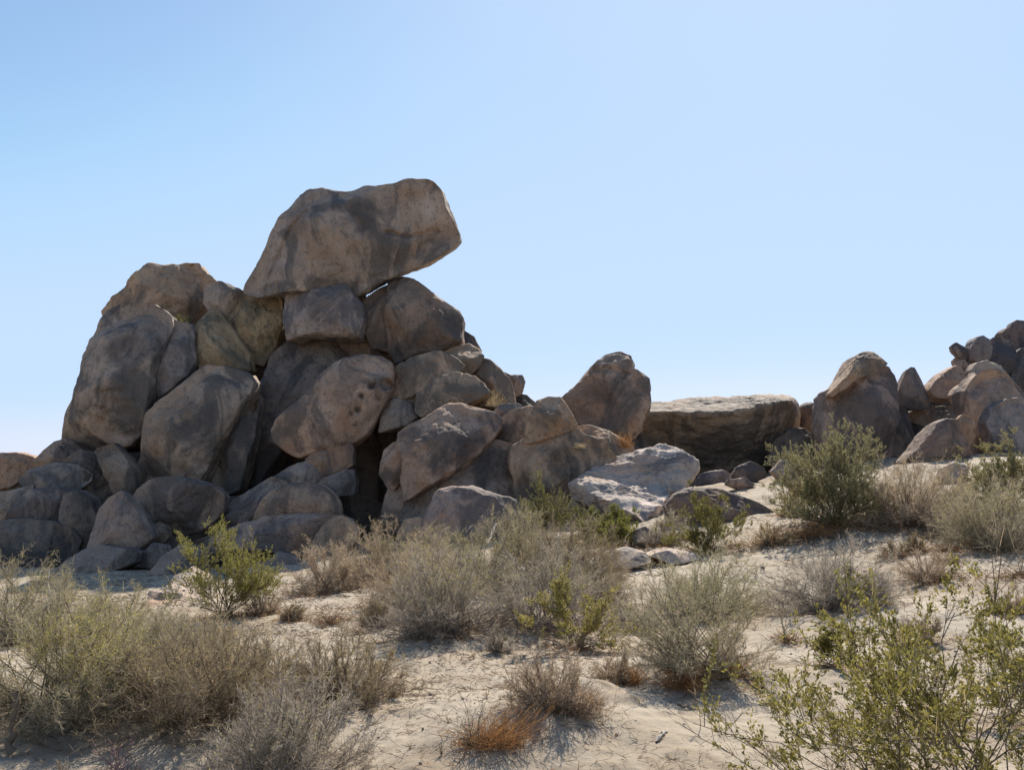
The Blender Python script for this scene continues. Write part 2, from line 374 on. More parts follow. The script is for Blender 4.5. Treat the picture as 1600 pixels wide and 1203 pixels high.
# --- tall pile, upper part
R('boulder', "380,458 382,446 406,406 423,370 436,343 453,323 466,307 480,295 503,292 526,298 546,301 573,297 599,295 619,292 636,286 666,283 679,287 689,298 697,323 707,343 717,363 718,376 709,388 686,401 662,415 636,425 606,438 586,450 573,459 553,466 526,464 500,462 456,462 436,464 405,466",
  31, 'huge balanced boulder with an overhanging blunt snout, crowning the tall rock pile', T=2.0, p=3.4, cuts=12, lean=0.02, grow=1, group=GA, col=(1.0, 1.0, 1.02), seed=4, level=7, rise=0.2, amp=0.7, planes=((-0.9, -0.75, 0.1, 0.82), (0.05, -1, 0.25, 0.86)), grooves=(('404,440 428,385 452,345 474,318', 3, 0.10), ('598,357 630,358 660,350 680,345', 3, 0.12), ('527,300 545,330 560,350', 10, 0.10)), stains=((568, 332, 22, 36, 15, .8), (610, 385, 22, 40, 20, .5), (505, 318, 26, 10, 0, .6), (420, 445, 24, 12, 0, .6), (520, 440, 30, 12, 0, .4)))
R('boulder', "165,486 181,468 202,454 221,430 242,420 277,420 285,416 306,413 311,424 333,444 340,470 325,520 290,540 230,540 180,530", 32.6, 'brown humped boulder with a knob on top, behind the tall egg shaped boulder', T=1.4, col=WARM, group=GA)
R('boulder', "98,720 100,690 106,649 118,619 128,590 136,545 149,518 161,486 185,472 240,480 270,560 240,660 190,720 130,735", 32, 'steep brown boulder forming the outer edge of the tall pile against the sky', T=1.8, grow=1.5, group=GA, col=(0.9, 0.86, 0.82))
R('boulder', "202,477 229,476 247,484 262,497 265,510 257,540 248,563 243,593 234,646 226,675 212,690 197,696 180,692 149,672 130,646 130,619 133,593 138,553 149,529 165,502 181,486", 30.2, 'tall egg shaped grey boulder with a pale flat top and dark blotches', T=1.5, group=GA, col=GREY, p=3.0, stains=((213, 540, 44, 26, 5, .7), (200, 668, 30, 14, 0, .6), (195, 600, 10, 22, 0, .4)), planes=((0, -0.75, 1, 0.86),))
R('rock', "269,504 290,508 300,529 301,566 290,587 266,611 239,637 229,637 235,593 243,563 256,534", 30.3, 'narrow bluish grey rock panel split off beside the egg shaped boulder', T=0.9, group=GA, col=(0.85, 0.9, 1.0))
R('rock', "327,489 343,492 356,510 372,534 388,553 391,577 354,587 319,580 314,566 308,540 311,508", 30.7, 'upright brown wedge rock standing on the large smooth flat faced block', T=0.9, group=GA, col=YEL)
R('rock', "324,449 340,445 356,448 378,458 385,468 376,486 351,492 332,486 322,473", 31.3, 'small pale rounded rock wedged beside the foot of the balanced boulder', T=0.7, group=GA, col=PALE)
R('rock', "378,462 405,457 425,459 437,473 437,506 427,543 413,568 396,564 383,541 363,519 357,499 371,487", 31.2, 'ochre stained rock tapering downwards under the back end of the balanced boulder', T=0.9, group=GA, col=(1.05, 0.98, 0.72))
R('block', "319,573 354,577 383,585 394,598 391,617 378,635 364,659 348,686 330,730 315,756 290,762 231,762 216,745 226,710 232,646 255,625 287,601 306,582", 29.2, 'large smooth brown block with a slanting flat face below the upright wedge', T=1.4, p=3.2, group=GA, cat='boulder', col=(1.02, 0.97, 0.92), stains=((302, 655, 36, 42, 30, .65), (345, 735, 30, 25, 40, .7), (330, 590, 28, 8, -10, .4)), planes=((0.1, -1, 0.1, 0.78),))
R('slab', "397,612 403,625 399,651 394,686 385,726 377,760 356,768 332,757 347,713 359,667 382,635", 29.5, 'narrow leaning slab between the large smooth block and the deep dark crevice', T=0.9, group=GA, cat='rock')
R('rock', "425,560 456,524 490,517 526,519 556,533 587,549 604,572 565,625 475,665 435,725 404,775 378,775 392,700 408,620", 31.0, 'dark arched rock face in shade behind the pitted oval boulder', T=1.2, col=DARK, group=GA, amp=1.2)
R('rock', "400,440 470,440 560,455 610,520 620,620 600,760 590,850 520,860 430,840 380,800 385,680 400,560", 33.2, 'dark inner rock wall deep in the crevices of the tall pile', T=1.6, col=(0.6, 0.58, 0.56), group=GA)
R('rock', "451,459 466,453 483,453 496,458 516,449 536,449 548,463 561,476 567,499 561,528 526,525 490,522 456,530 450,493", 30.5, 'bluish grey plinth rock directly under the middle of the balanced boulder', T=1.3, p=2.6, cuts=6, grow=7, group=GA, col=(1.02, 1.02, 1.1))
R('rock', "566,466 586,453 606,444 614,470 609,520 612,552 586,546 569,522 562,495", 31, 'narrow dark rock in the gap between the plinth and the sloping shoulder', T=1.2, group=GA, col=(0.75, 0.72, 0.7), grow=1)
R('boulder', "606,440 629,430 646,435 659,446 676,459 696,473 716,486 724,499 722,519 724,538 689,553 649,560 619,570 607,550 603,500", 31, 'dark sloping shoulder boulder whose peak almost touches the underside of the overhang', T=1.6, group=GA, col=(0.82, 0.77, 0.74), cuts=8, grow=1, amp=0.7, stains=((650, 535, 40, 18, 10, .7), (690, 500, 30, 30, 0, .5)))
R('rock', "716,522 728,522 738,530 747,545 742,562 720,562", 32, 'small dark stone peeping out behind the stepped ledges on the skyline', T=0.5, group=GA, col=DARK)
R('rock', "615,582 626,573 650,561 674,553 698,555 710,561 721,571 716,582 695,590 665,605 650,620 620,623 611,612", 29.4, 'long rounded tan ledge, upper step below the dark shoulder boulder', T=1.1, group=GA, col=WARM, lean=0.5)
R('rock', "690,556 692,552 710,545 731,540 744,547 750,558 746,571 734,583 714,582", 30.1, 'rounded tan stone at the outer end of the upper ledge', T=0.8, group=GA, col=WARM, lean=0.35)
R('rock', "656,609 668,598 689,589 713,586 737,591 752,601 760,614 746,624 725,632 704,635 686,645 665,650 654,641", 28.6, 'second rounded tan ledge lying below the long upper step', T=0.9, group=GA, col=WARM, lean=0.45)
R('rock', "734,588 746,566 752,562 767,567 779,579 791,594 800,615 804,632 782,640 765,634 750,606", 30.2, 'steep tan rock falling away from the ledges beside the dry grass tuft', T=1.0, group=GA, col=WARM)
R('rock', "783,582 791,585 800,591 812,589 816,597 812,612 804,617 794,610", 31.2, 'small square notched stone on the skyline at the low end of the pile', T=0.4, group=GA, col=(0.9, 0.85, 0.8))
R('rock', "800,618 806,617 821,621 833,630 840,641 812,645 800,640", 31.6, 'small dark stone below the square notched stone on the skyline', T=0.5, group=GA, col=(0.72, 0.7, 0.68))
R('rock', "600,654 608,633 626,624 644,622 654,630 655,648 634,662 614,670 597,672", 28.7, 'small rounded block under the second ledge, beside the pitted boulder', T=0.7, group=GA)
R('boulder', "626,676 650,661 674,648 698,634 719,634 740,639 767,645 780,657 777,672 764,688 727,722 695,746 652,772 638,780 632,750 634,717 624,693", 27.4, 'huge tan boulder like a bent knee, with a dark oval patch above a slanting crack', T=1.5, p=3.0, group=GA, col=PINK, lean=0.3, stains=((712, 706, 50, 17, 28, 1.0), (690, 725, 22, 14, 40, .8)))
R('boulder', "764,690 797,696 802,720 808,750 803,785 740,812 680,830 632,832 630,800 645,776 695,750 728,726", 27.3, 'shaded lower boulder under the slanting crack of the knee shaped boulder', T=1.35, p=3.0, group=GA, col=(0.95, 0.9, 0.87), stains=((775, 728, 42, 26, 10, .9),))
R('rock', "602,708 614,696 624,694 632,717 632,738 617,762 606,756 597,738", 27.3, 'narrow split block outlined by forked cracks beside the deep dark opening', T=0.7, group=GA, col=PINK)
R('rock', "608,766 616,764 632,750 634,786 630,824 606,832 600,800", 27.3, 'slim sliver of rock below the forked cracks at the edge of the dark opening', T=0.6, group=GA, col=PINK)
R('boulder', "431,672 437,657 458,639 485,621 497,600 515,579 536,565 566,557 590,559 605,568 610,585 608,612 597,633 585,654 573,675 554,690 524,700 494,709 476,712 455,703 437,690", 28.8, 'long smooth oval boulder with a line of dark round pits at its upper end', T=1.3, p=2.8, cuts=3, lean=0.25, amp=0.7, group=GA, col=(1.25, 1.08, 0.97), level=6,
  pits=((579,602,6),(600,598,10),(563,618,4.5),(557,640,4),(549,646,3),(555,664,2.5),(589,622,3)), stains=((595, 612, 16, 26, 0, .4), (579,602,6,6,0,.7),(600,598,7.9,8,0,.6),(563,618,4.5,5,0,.7),(557,640,4,5,0,.7),(549,646,3,4,0,.5),(555,664,2.5,4,0,.6)))  # small dark spots paint the shade inside the pits
R('rock', "483,717 494,708 524,699 542,694 547,699 547,726 521,738 500,742 485,729", 28, 'small pale block beneath the lower end of the pitted oval boulder', T=0.7, group=GB, col=PINK)
R('rock', "434,746 458,732 479,725 500,741 514,748 491,762 464,764 440,758", 27.8, 'flat sloping grey rock leaning on the small pale block', T=0.7, group=GB, col=GREY)
R('rock', "509,750 536,739 548,737 552,753 550,770 518,774 494,762", 27.6, 'small squared rock beside the foot of the deep dark opening', T=0.6, group=GB, col=GREY)
R('rock', "328,826 345,810 364,785 394,769 419,749 442,755 452,767 420,782 402,802 385,818 350,838", 27.2, 'long ramp of bluish rock rising from the oval boulder with a dark side', T=0.8, group=GB, col=GREY)
R('boulder', "398,812 410,786 428,768 458,759 482,758 506,764 521,777 528,789 528,812 500,822 410,824", 26.2, 'rounded dome boulder with a warm lit rim resting on a cracked slab', T=1.0, p=2.3, group=GB, col=(1.2, 1.03, 0.9))
R('slab', "293,852 319,841 343,833 383,820 420,812 458,806 485,805 524,807 538,815 530,832 512,845 490,864 455,866 419,852 380,856 330,868 300,870", 25.6, 'low broad slab with an undercut dark base carrying the dome boulder', T=1.2, group=GB, cat='rock', col=(1.05, 0.97, 0.95), lean=0.4)
R('stone', "484,872 490,850 500,834 512,817 530,810 545,816 555,831 552,845 538,862 515,874", 24.3, 'upright rounded stone with a sunlit shoulder at the end of the broad slab', T=0.6, group=GB, col=WARM)
R('stone', "408,890 434,867 452,872 469,884 458,902 414,902", 23.3, 'low dark blue grey stone under the overhang of the broad slab', T=0.6, group=GB, col=(0.8, 0.79, 0.84))
R('boulder', "655,842 659,825 680,780 689,769 710,764 740,765 761,773 788,780 815,789 836,804 846,825 842,860 760,872 670,864", 24.4, 'broad low mauve grey boulder like a turtle shell behind the dry bushes', T=1.2, p=2.6, group=GB, col=(1.1, 1.0, 1.0), cuts=7)
R('stone', "625,833 635,816 653,812 661,820 658,845 630,850", 24.3, 'small tan stone tucked against the end of the turtle shell boulder', T=0.4, group=GB, col=WARM)
R('boulder', "213,777 221,766 239,757 266,751 287,751 314,757 336,764 347,777 343,798 324,816 306,827 279,835 266,832 247,819 229,806 215,793", 26.8, 'horizontal oval boulder with bluish top, under the large smooth block', T=1.1, p=2.8, lean=-0.25, group=GB, col=(1.0, 0.93, 0.9))
R('boulder', "184,773 191,775 205,793 221,809 234,828 239,838 223,853 207,864 186,864 149,866 142,853 152,820 157,798 170,782", 25.5, 'triangular grey boulder with a rounded peak standing on a low flat rock', T=0.9, p=2.4, group=GB, col=(1.06, 0.98, 0.97))
R('rock', "86,896 106,878 128,864 149,857 184,860 209,865 204,880 178,891 162,901 133,916 106,918 86,910", 24.5, 'low flat blue grey rock sloping down under the triangular boulder', T=0.9, group=GB, col=(0.9, 0.87, 0.88), lean=0.4)
R('stone', "237,834 245,821 255,824 260,838 251,847 239,845", 25.8, 'little brown stone wedged beneath the horizontal oval boulder', T=0.3, group=GB, col=WARM)
R('stone', "224,869 239,854 255,856 260,870 246,884 226,882", 24.9, 'dim blue grey stone in the hollow between the triangular boulder and the rounded hump', T=0.4, group=GB, col=(0.88, 0.85, 0.86))
R('rock', "236,930 247,889 258,873 277,858 293,858 307,870 312,892 300,925 262,940", 23.6, 'rounded brown hump rock behind the sunlit crusty rock', T=0.7, group=GB, col=(0.95, 0.9, 0.9))
R('rock', "50,727 72,705 85,695 98,690 112,694 128,706 128,728 101,734 69,740", 30.4, 'dark brown rock at the outer foot of the pile just under the skyline', T=0.8, group=GB, col=(0.9, 0.84, 0.78))
R('rock', "-50,745 -40,722 0,712 24,711 43,715 55,725 48,738 16,756 -30,768", 31, 'pale tan rounded rock on the skyline at the edge of the frame', T=1.0, group=GB, col=PINK)
R('slab', "33,750 53,736 88,728 114,729 139,741 138,751 122,763 101,771 74,768 48,761", 28.6, 'flat tabular grey slab with pointed end lying across the lower rocks', T=0.9, group=GB, cat='rock', col=(0.86, 0.9, 0.95), lean=0.3)
R('rock', "12,822 29,788 48,769 80,766 101,773 104,793 95,816 66,818 48,826", 27.6, 'grey brown rock with a sloping top below the flat tabular slab', T=0.8, group=GB, col=(0.95, 0.9, 0.92))
R('rock', "-30,815 -20,775 21,769 47,760 45,777 26,800 5,812", 28.1, 'lighter split rock at the frame edge under the pale skyline rock', T=0.7, group=GB)
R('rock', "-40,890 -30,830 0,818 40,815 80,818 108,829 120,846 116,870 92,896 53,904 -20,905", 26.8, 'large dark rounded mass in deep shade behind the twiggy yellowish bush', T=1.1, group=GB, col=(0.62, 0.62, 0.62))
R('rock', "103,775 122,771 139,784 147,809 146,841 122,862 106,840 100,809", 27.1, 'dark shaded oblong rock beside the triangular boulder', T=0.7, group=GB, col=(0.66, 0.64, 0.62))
R('rock', "147,703 176,698 192,716 211,737 213,764 203,784 186,774 174,748 158,726", 28.3, 'leaning brown column of rock below the egg shaped boulder', T=0.7, group=GB, col=(0.8, 0.76, 0.7))
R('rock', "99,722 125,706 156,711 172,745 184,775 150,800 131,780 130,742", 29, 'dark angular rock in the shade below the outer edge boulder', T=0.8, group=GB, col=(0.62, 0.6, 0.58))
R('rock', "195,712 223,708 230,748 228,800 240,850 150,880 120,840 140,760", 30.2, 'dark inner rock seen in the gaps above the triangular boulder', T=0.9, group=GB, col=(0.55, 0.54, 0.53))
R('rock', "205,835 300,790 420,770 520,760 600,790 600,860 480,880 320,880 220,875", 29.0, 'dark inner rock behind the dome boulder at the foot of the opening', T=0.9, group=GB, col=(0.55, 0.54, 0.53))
R('rock', "66,940 75,918 110,911 165,919 184,936 160,965 90,962", 22.0, 'low bluish rock half hidden by the yellow green bushes', T=0.7, group=GB, col=(0.88, 0.85, 0.86))
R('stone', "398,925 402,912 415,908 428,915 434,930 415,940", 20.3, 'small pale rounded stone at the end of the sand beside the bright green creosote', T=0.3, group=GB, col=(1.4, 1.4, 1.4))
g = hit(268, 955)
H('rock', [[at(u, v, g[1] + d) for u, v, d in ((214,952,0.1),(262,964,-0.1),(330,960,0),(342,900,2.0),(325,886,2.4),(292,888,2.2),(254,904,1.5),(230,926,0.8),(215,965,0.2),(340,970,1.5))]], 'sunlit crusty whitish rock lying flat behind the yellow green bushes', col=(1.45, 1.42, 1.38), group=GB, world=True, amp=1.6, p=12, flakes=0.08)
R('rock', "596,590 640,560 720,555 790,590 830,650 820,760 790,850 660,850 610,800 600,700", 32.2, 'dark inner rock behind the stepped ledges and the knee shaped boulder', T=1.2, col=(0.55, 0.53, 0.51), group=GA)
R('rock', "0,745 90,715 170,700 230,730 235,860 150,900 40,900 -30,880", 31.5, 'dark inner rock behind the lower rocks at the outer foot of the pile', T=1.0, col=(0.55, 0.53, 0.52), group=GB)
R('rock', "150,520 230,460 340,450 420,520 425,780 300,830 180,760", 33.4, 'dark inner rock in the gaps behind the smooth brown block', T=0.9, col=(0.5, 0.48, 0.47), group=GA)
# --- around the long slab
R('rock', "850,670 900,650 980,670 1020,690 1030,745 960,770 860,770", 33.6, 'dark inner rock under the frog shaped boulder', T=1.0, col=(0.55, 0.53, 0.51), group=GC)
R('boulder', "823,688 827,660 842,631 857,624 874,625 887,644 898,662 890,670 864,678 833,690", 26.7, 'tan capstone with a blunt peak sitting on the bent brown boulder', T=0.8, group=GC, col=WARM, p=2.5)
R('boulder', "800,709 802,701 825,685 864,672 897,661 908,680 922,686 942,693 960,717 944,732 916,740 895,756 885,785 841,790 807,788 808,748 801,732", 26.8, 'bent brown boulder with a dark patch beneath the capstone', T=1.1, group=GC, col=WARM, stains=((882, 722, 22, 28, 30, 1.0), (840, 765, 30, 14, 0, .5)))
R('rock', "905,668 929,667 952,679 971,688 984,698 996,709 968,720 942,714 911,686", 27.9, 'low tan ridge of rock carrying a dry grass tuft below the frog shaped boulder', T=0.7, group=GC, col=WARM, lean=0.4)
R('rock', "777,646 785,635 806,634 817,642 802,654 785,656", 28.4, 'small pale stone beside the dry grass on the ledge end', T=0.4, group=GC, col=PALE)
R('rock', "780,662 794,650 824,638 838,640 834,660 828,686 802,700 774,690", 28.3, 'cracked tan rock between the knee shaped boulder and the capstone', T=0.8, group=GC, col=WARM, cracks=0.03)
R('boulder', "877,625 900,605 919,582 929,568 945,558 968,553 981,558 986,569 985,577 1000,585 1009,595 1012,615 1013,641 1002,659 996,678 981,690 961,687 935,676 909,671 896,659 887,643", 32, 'frog shaped dark boulder with a small flat cap, next to the long flat slab', T=1.6, group=GC, col=(0.95, 0.88, 0.84), cuts=8, grow=1, stains=((945, 612, 32, 24, 20, .7), (915, 650, 20, 16, 0, .4)), grooves=(('930,577 950,574 965,580 985,580', 3, 0.12),))
R('rock', "935,577 940,565 950,558 968,553 981,558 986,569 984,577 970,576 955,571", 31.6, 'thin flat capping stone on top of the frog shaped boulder', T=0.8, group=GC, col=(0.95, 0.9, 0.88), lean=0.3)
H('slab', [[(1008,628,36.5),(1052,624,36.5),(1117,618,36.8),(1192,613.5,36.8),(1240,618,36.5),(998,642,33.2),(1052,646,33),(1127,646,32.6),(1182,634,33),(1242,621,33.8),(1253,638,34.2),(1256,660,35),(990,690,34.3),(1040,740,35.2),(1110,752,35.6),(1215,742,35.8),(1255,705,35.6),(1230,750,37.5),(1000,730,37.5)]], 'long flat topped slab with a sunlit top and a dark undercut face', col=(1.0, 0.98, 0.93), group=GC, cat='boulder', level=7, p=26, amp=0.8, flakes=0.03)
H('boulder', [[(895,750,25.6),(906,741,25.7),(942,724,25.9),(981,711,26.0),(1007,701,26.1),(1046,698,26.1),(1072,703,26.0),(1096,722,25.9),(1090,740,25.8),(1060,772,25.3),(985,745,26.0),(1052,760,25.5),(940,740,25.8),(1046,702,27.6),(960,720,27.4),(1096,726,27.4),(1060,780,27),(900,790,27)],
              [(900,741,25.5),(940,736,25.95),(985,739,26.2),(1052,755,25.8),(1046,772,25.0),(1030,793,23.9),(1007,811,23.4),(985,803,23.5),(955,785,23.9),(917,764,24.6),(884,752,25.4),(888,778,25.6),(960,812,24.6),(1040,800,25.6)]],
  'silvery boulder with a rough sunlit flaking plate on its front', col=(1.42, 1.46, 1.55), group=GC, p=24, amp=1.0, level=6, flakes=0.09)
R('boulder', "1044,792 1059,774 1078,766 1117,768 1150,775 1182,786 1207,801 1195,812 1150,826 1085,824 1046,812", 22.9, 'low dark loaf shaped boulder half sunk in the sand beside the silvery boulder', T=0.9, group=GC, col=(0.72, 0.68, 0.68), p=2.3, lean=0.15)
R('rock', "1250,700 1250,642 1260,635 1286,634 1290,660 1288,706", 36.3, 'plain brown rock filling the gap between the long slab and the pointed boulder', T=0.9, group=GC, col=(0.9, 0.84, 0.78))
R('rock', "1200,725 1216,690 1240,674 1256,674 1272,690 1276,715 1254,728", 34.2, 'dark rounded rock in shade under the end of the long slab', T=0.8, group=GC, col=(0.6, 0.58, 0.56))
R('stone', "1210,737 1225,722 1244,728 1260,736 1238,752 1222,748", None, 'blocky flat sided stone on the sand below the end of the long slab', T=0.35, group=GC, col=(1.0, 0.95, 0.95))
R('stone', "1146,748 1155,732 1172,726 1188,731 1194,744 1170,752", None, 'dark mauve stone lying in the shadow under the long slab', T=0.35, group=GC, col=(0.7, 0.65, 0.66))
R('stone', "1138,757 1142,751 1160,750 1176,757 1160,763", None, 'flat bright edged stone on the sand in front of the long slab', T=0.25, group=GC, col=(1.1, 0.95, 0.85))
R('stone', "1085,756 1100,741 1125,737 1145,745 1130,757", None, 'low grey stone at the shadow edge between the silvery boulder and the long slab', T=0.3, group=GC, col=(0.85, 0.85, 0.95))
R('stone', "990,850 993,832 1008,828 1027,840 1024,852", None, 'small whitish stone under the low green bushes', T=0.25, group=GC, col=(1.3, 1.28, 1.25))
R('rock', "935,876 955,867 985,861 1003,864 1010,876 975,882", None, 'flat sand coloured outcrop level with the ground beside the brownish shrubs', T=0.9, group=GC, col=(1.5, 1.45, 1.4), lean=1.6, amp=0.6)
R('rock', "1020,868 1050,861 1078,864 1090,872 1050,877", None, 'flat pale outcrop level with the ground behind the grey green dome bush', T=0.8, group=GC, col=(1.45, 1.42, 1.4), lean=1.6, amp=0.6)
# --- right pile
R('boulder', "1283,735 1281,674 1286,640 1285,613 1305,603 1325,590 1350,570 1372,566 1393,572 1401,584 1406,600 1404,618 1402,640 1395,670 1390,735 1340,745", 33, 'big pointed boulder with a flat dark face behind the large creosote bush', T=1.5, group=GD, col=(1.05, 0.95, 0.92), p=3.0, cuts=8, grow=0)
R('rock', "1293,616 1318,589 1329,573 1337,558 1350,551 1366,550 1377,557 1386,569 1372,580 1340,591 1313,607 1297,622", 32.5, 'curved tan layer draped over the peak of the big pointed boulder', T=1.1, group=GD, col=WARM, lean=0.4, grow=2)
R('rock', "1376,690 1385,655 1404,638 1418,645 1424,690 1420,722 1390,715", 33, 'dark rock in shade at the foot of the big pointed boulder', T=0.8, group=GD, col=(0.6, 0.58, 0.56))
R('rock', "1400,621 1406,605 1417,578 1425,573 1431,574 1441,594 1447,610 1452,624 1456,638 1438,641 1417,643 1403,637", 33.5, 'small sharp pyramid rock standing between the two rock groups', T=0.8, group=GD, col=(0.8, 0.78, 0.8), p=2.0, amp=0.6, grow=0, planes=((-0.7, -1, 0.2, 0.6), (0.8, -1, 0.3, 0.65)))
R('rock', "1451,610 1460,598 1473,585 1494,571 1504,581 1511,597 1497,613 1486,626 1459,622", 33.5, 'tilted tan block leaning against the dark rounded lobes', T=0.8, grow=1.5, group=GD, col=PINK)
R('rock', "1423,662 1426,646 1437,643 1457,641 1512,634 1518,655 1480,672 1446,690 1427,698 1420,680", 34.2, 'low grey rock beneath the sharp pyramid with a chink of sky above it', T=0.8, group=GD, col=GREY)
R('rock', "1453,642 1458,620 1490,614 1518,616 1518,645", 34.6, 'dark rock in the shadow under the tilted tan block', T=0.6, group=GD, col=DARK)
R('boulder', "1408,722 1433,703 1446,685 1462,664 1478,656 1499,657 1504,682 1518,706 1508,735 1462,738 1425,730", 28.6, 'brown boulder with a sloping tail on the sand in front of the small pile', T=0.9, group=GD, col=(0.72, 0.63, 0.6), lean=0.0, grow=2)
R('stone', "1500,660 1506,652 1516,652 1520,680 1508,700 1501,684", 29.6, 'slim orange stone wedged between the brown boulder and the grey standing boulder', T=0.3, group=GD, col=(1.2, 0.95, 0.75))
R('boulder', "1513,612 1526,594 1534,586 1552,580 1574,588 1590,608 1602,625 1605,690 1560,706 1524,706 1516,650", 31, 'grey standing boulder with rounded shoulders in the small pile', T=1.0, group=GD, col=PINK)
R('rock', "1524,580 1530,571 1544,568 1560,575 1570,588 1552,600 1531,600", 31.6, 'low domed stone lying on the grey standing boulder', T=0.6, group=GD, col=PALE)
R('rock', "1492,617 1498,609 1512,601 1530,598 1532,615 1517,633 1500,630", 32, 'small brown stone squeezed beside the shoulder of the grey standing boulder', T=0.5, group=GD, col=PINK)
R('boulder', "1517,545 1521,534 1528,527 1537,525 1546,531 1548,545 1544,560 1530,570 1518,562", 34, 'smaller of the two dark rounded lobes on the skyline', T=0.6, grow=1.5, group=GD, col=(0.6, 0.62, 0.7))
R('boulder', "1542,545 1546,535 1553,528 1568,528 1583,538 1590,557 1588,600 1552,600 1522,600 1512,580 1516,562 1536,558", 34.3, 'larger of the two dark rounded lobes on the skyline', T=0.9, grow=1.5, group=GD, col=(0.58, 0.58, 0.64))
R('rock', "1488,541 1496,536 1507,543 1519,550 1516,562 1499,558 1492,552", 34.2, 'crooked finger stone pointing out from the dark lobes into the sky', T=0.3, grow=1.5, group=GD, col=(0.9, 0.85, 0.85), amp=1.5)
R('rock', "1490,563 1498,557 1510,560 1520,580 1516,598 1505,582 1494,574", 34.2, 'small knobbly stone under the crooked finger stone', T=0.3, grow=1.5, group=GD, col=(0.85, 0.8, 0.82), amp=1.5)
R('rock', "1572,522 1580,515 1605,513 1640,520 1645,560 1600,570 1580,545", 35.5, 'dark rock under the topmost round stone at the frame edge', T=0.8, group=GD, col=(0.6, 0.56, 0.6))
R('rock', "1581,510 1584,504 1590,501 1600,503 1612,510 1610,522 1590,524", 35.4, 'topmost round stone of the small pile at the frame edge', T=0.5, grow=1.5, group=GD, col=(0.62, 0.58, 0.62))
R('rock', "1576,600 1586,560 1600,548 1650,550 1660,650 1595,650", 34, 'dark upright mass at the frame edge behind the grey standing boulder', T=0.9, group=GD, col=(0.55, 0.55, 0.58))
R('boulder', "1548,660 1560,637 1579,626 1597,626 1640,640 1650,705 1580,712 1552,700", 29.8, 'rounded grey boulder leaning at the foot of the standing boulder', T=0.8, group=GD, col=(0.95, 0.95, 1.0))
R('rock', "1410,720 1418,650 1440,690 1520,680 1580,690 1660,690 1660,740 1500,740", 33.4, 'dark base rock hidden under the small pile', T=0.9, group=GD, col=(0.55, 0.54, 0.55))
R('stone', "1474,745 1478,733 1494,726 1511,732 1506,747 1482,751", None, 'speckled stone on the sand in front of the brown tailed boulder', T=0.3, group=GD, col=(1.0, 1.0, 1.05))
BUSHES = []
# ------------------------------------------------------------------ plants
def unit(a): return a / (np.linalg.norm(a, axis=-1, keepdims=True) + 1e-9)
class Strips:                                          # many thin tapering strips gathered into one mesh
    def __init__(s): s.V = []; s.n = 0
    def add(s, P0, P1, w0, w1, rg):
        ax = unit(P1 - P0); sd_ = unit(np.cross(ax, unit(rg.normal(size=P0.shape)))); w0 = np.broadcast_to(w0, (len(P0),))[:, None] / 2; w1 = np.broadcast_to(w1, (len(P0),))[:, None] / 2
        s.V.append(np.stack([P0 - sd_ * w0, P0 + sd_ * w0, P1 + sd_ * w1, P1 - sd_ * w1], 1).reshape(-1, 3)); s.n += len(P0)
    def tube(s, P0, P1, r0, r1):                       # three sided stem pieces
        ax = unit(P1 - P0); a = unit(np.cross(ax, np.array([0.31, 0.2, 0.93]))); b = np.cross(ax, a)
        ring = [a * math.cos(k) + b * math.sin(k) for k in (0, 2.094, 4.189)]; r0 = np.broadcast_to(r0, (len(P0),))[:, None]; r1 = np.broadcast_to(r1, (len(P0),))[:, None]
        for k in range(3):
            p, q = ring[k], ring[(k + 1) % 3]
            s.V.append(np.stack([P0 + p * r0, P0 + q * r0, P1 + q * r1, P1 + p * r1], 1).reshape(-1, 3)); s.n += len(P0)
    def leaf(s, P, d, l, wd, rg):                      # pointed leaves: rhombs
        sd_ = unit(np.cross(d, unit(rg.normal(size=P.shape)))); l = np.broadcast_to(l, (len(P),))[:, None]; wd = np.broadcast_to(wd, (len(P),))[:, None]
        s.V.append(np.stack([P, P + d * l * .5 + sd_ * wd / 2, P + d * l, P + d * l * .5 - sd_ * wd / 2], 1).reshape(-1, 3)); s.n += len(P)
    def build(s, name, mat, parent, col):
        V = np.vstack(s.V); o = mesh_obj(name, V, np.arange(len(V)).reshape(-1, 4), mat, parent, smooth=False); o.color = (*col, 1); return o

def stems(rg, n, Rx, Hh, low, upr, wob, K=5, rough_r=0.25, spread=0.10, hx=1.25, vx=0.9, gaps=True):
    """n stems growing from one root into a dome (Rx wide, Hh high); returns K+1 points for each"""
    az = rg.uniform(0, 2 * math.pi, n); cz = rg.uniform(low, 1.0, n) ** upr
    sz = np.sqrt(np.clip(1 - cz ** 2, 0, 1)); d = np.stack([sz * np.cos(az), sz * np.sin(az), cz], -1)
    lump = 1 + rough_r * noise(d * 2.2 + rg.uniform(0, 50), 3) + rg.uniform(-0.18, 0.08, n)
    if gaps:                                           # missing limbs and a lopsided crown
        kp = noise(d * 1.7 + rg.uniform(0, 50), 5) > -0.40; d, lump, n = d[kp], lump[kp], int(kp.sum())
    E = np.stack([d[:, 0] * Rx, d[:, 1] * Rx, d[:, 2] * Hh], -1) * lump[:, None]
    if gaps: E[:, :2] += rg.normal(0, 0.16, 2) * Rx * d[:, 2:3]
    B = np.stack([rg.normal(0, spread * Rx, n), rg.normal(0, spread * Rx, n), np.full(n, -0.03 * Hh)], -1)
    ts = np.linspace(0, 1, K + 1); pts_ = []
    L = np.linalg.norm(E, axis=1, keepdims=True); o = 0
    for k, t in enumerate(ts):
        hor = t ** hx; p = B + (E - B) * np.array([1, 1, 0]) * hor + (E - B) * np.array([0, 0, 1]) * (t ** vx)
        if 0 < k: o = o + rg.normal(0, 1, (n, 3)) * L * wob / K
        pts_.append(p + o)
    return np.stack(pts_, 1)                            # n, K+1, 3
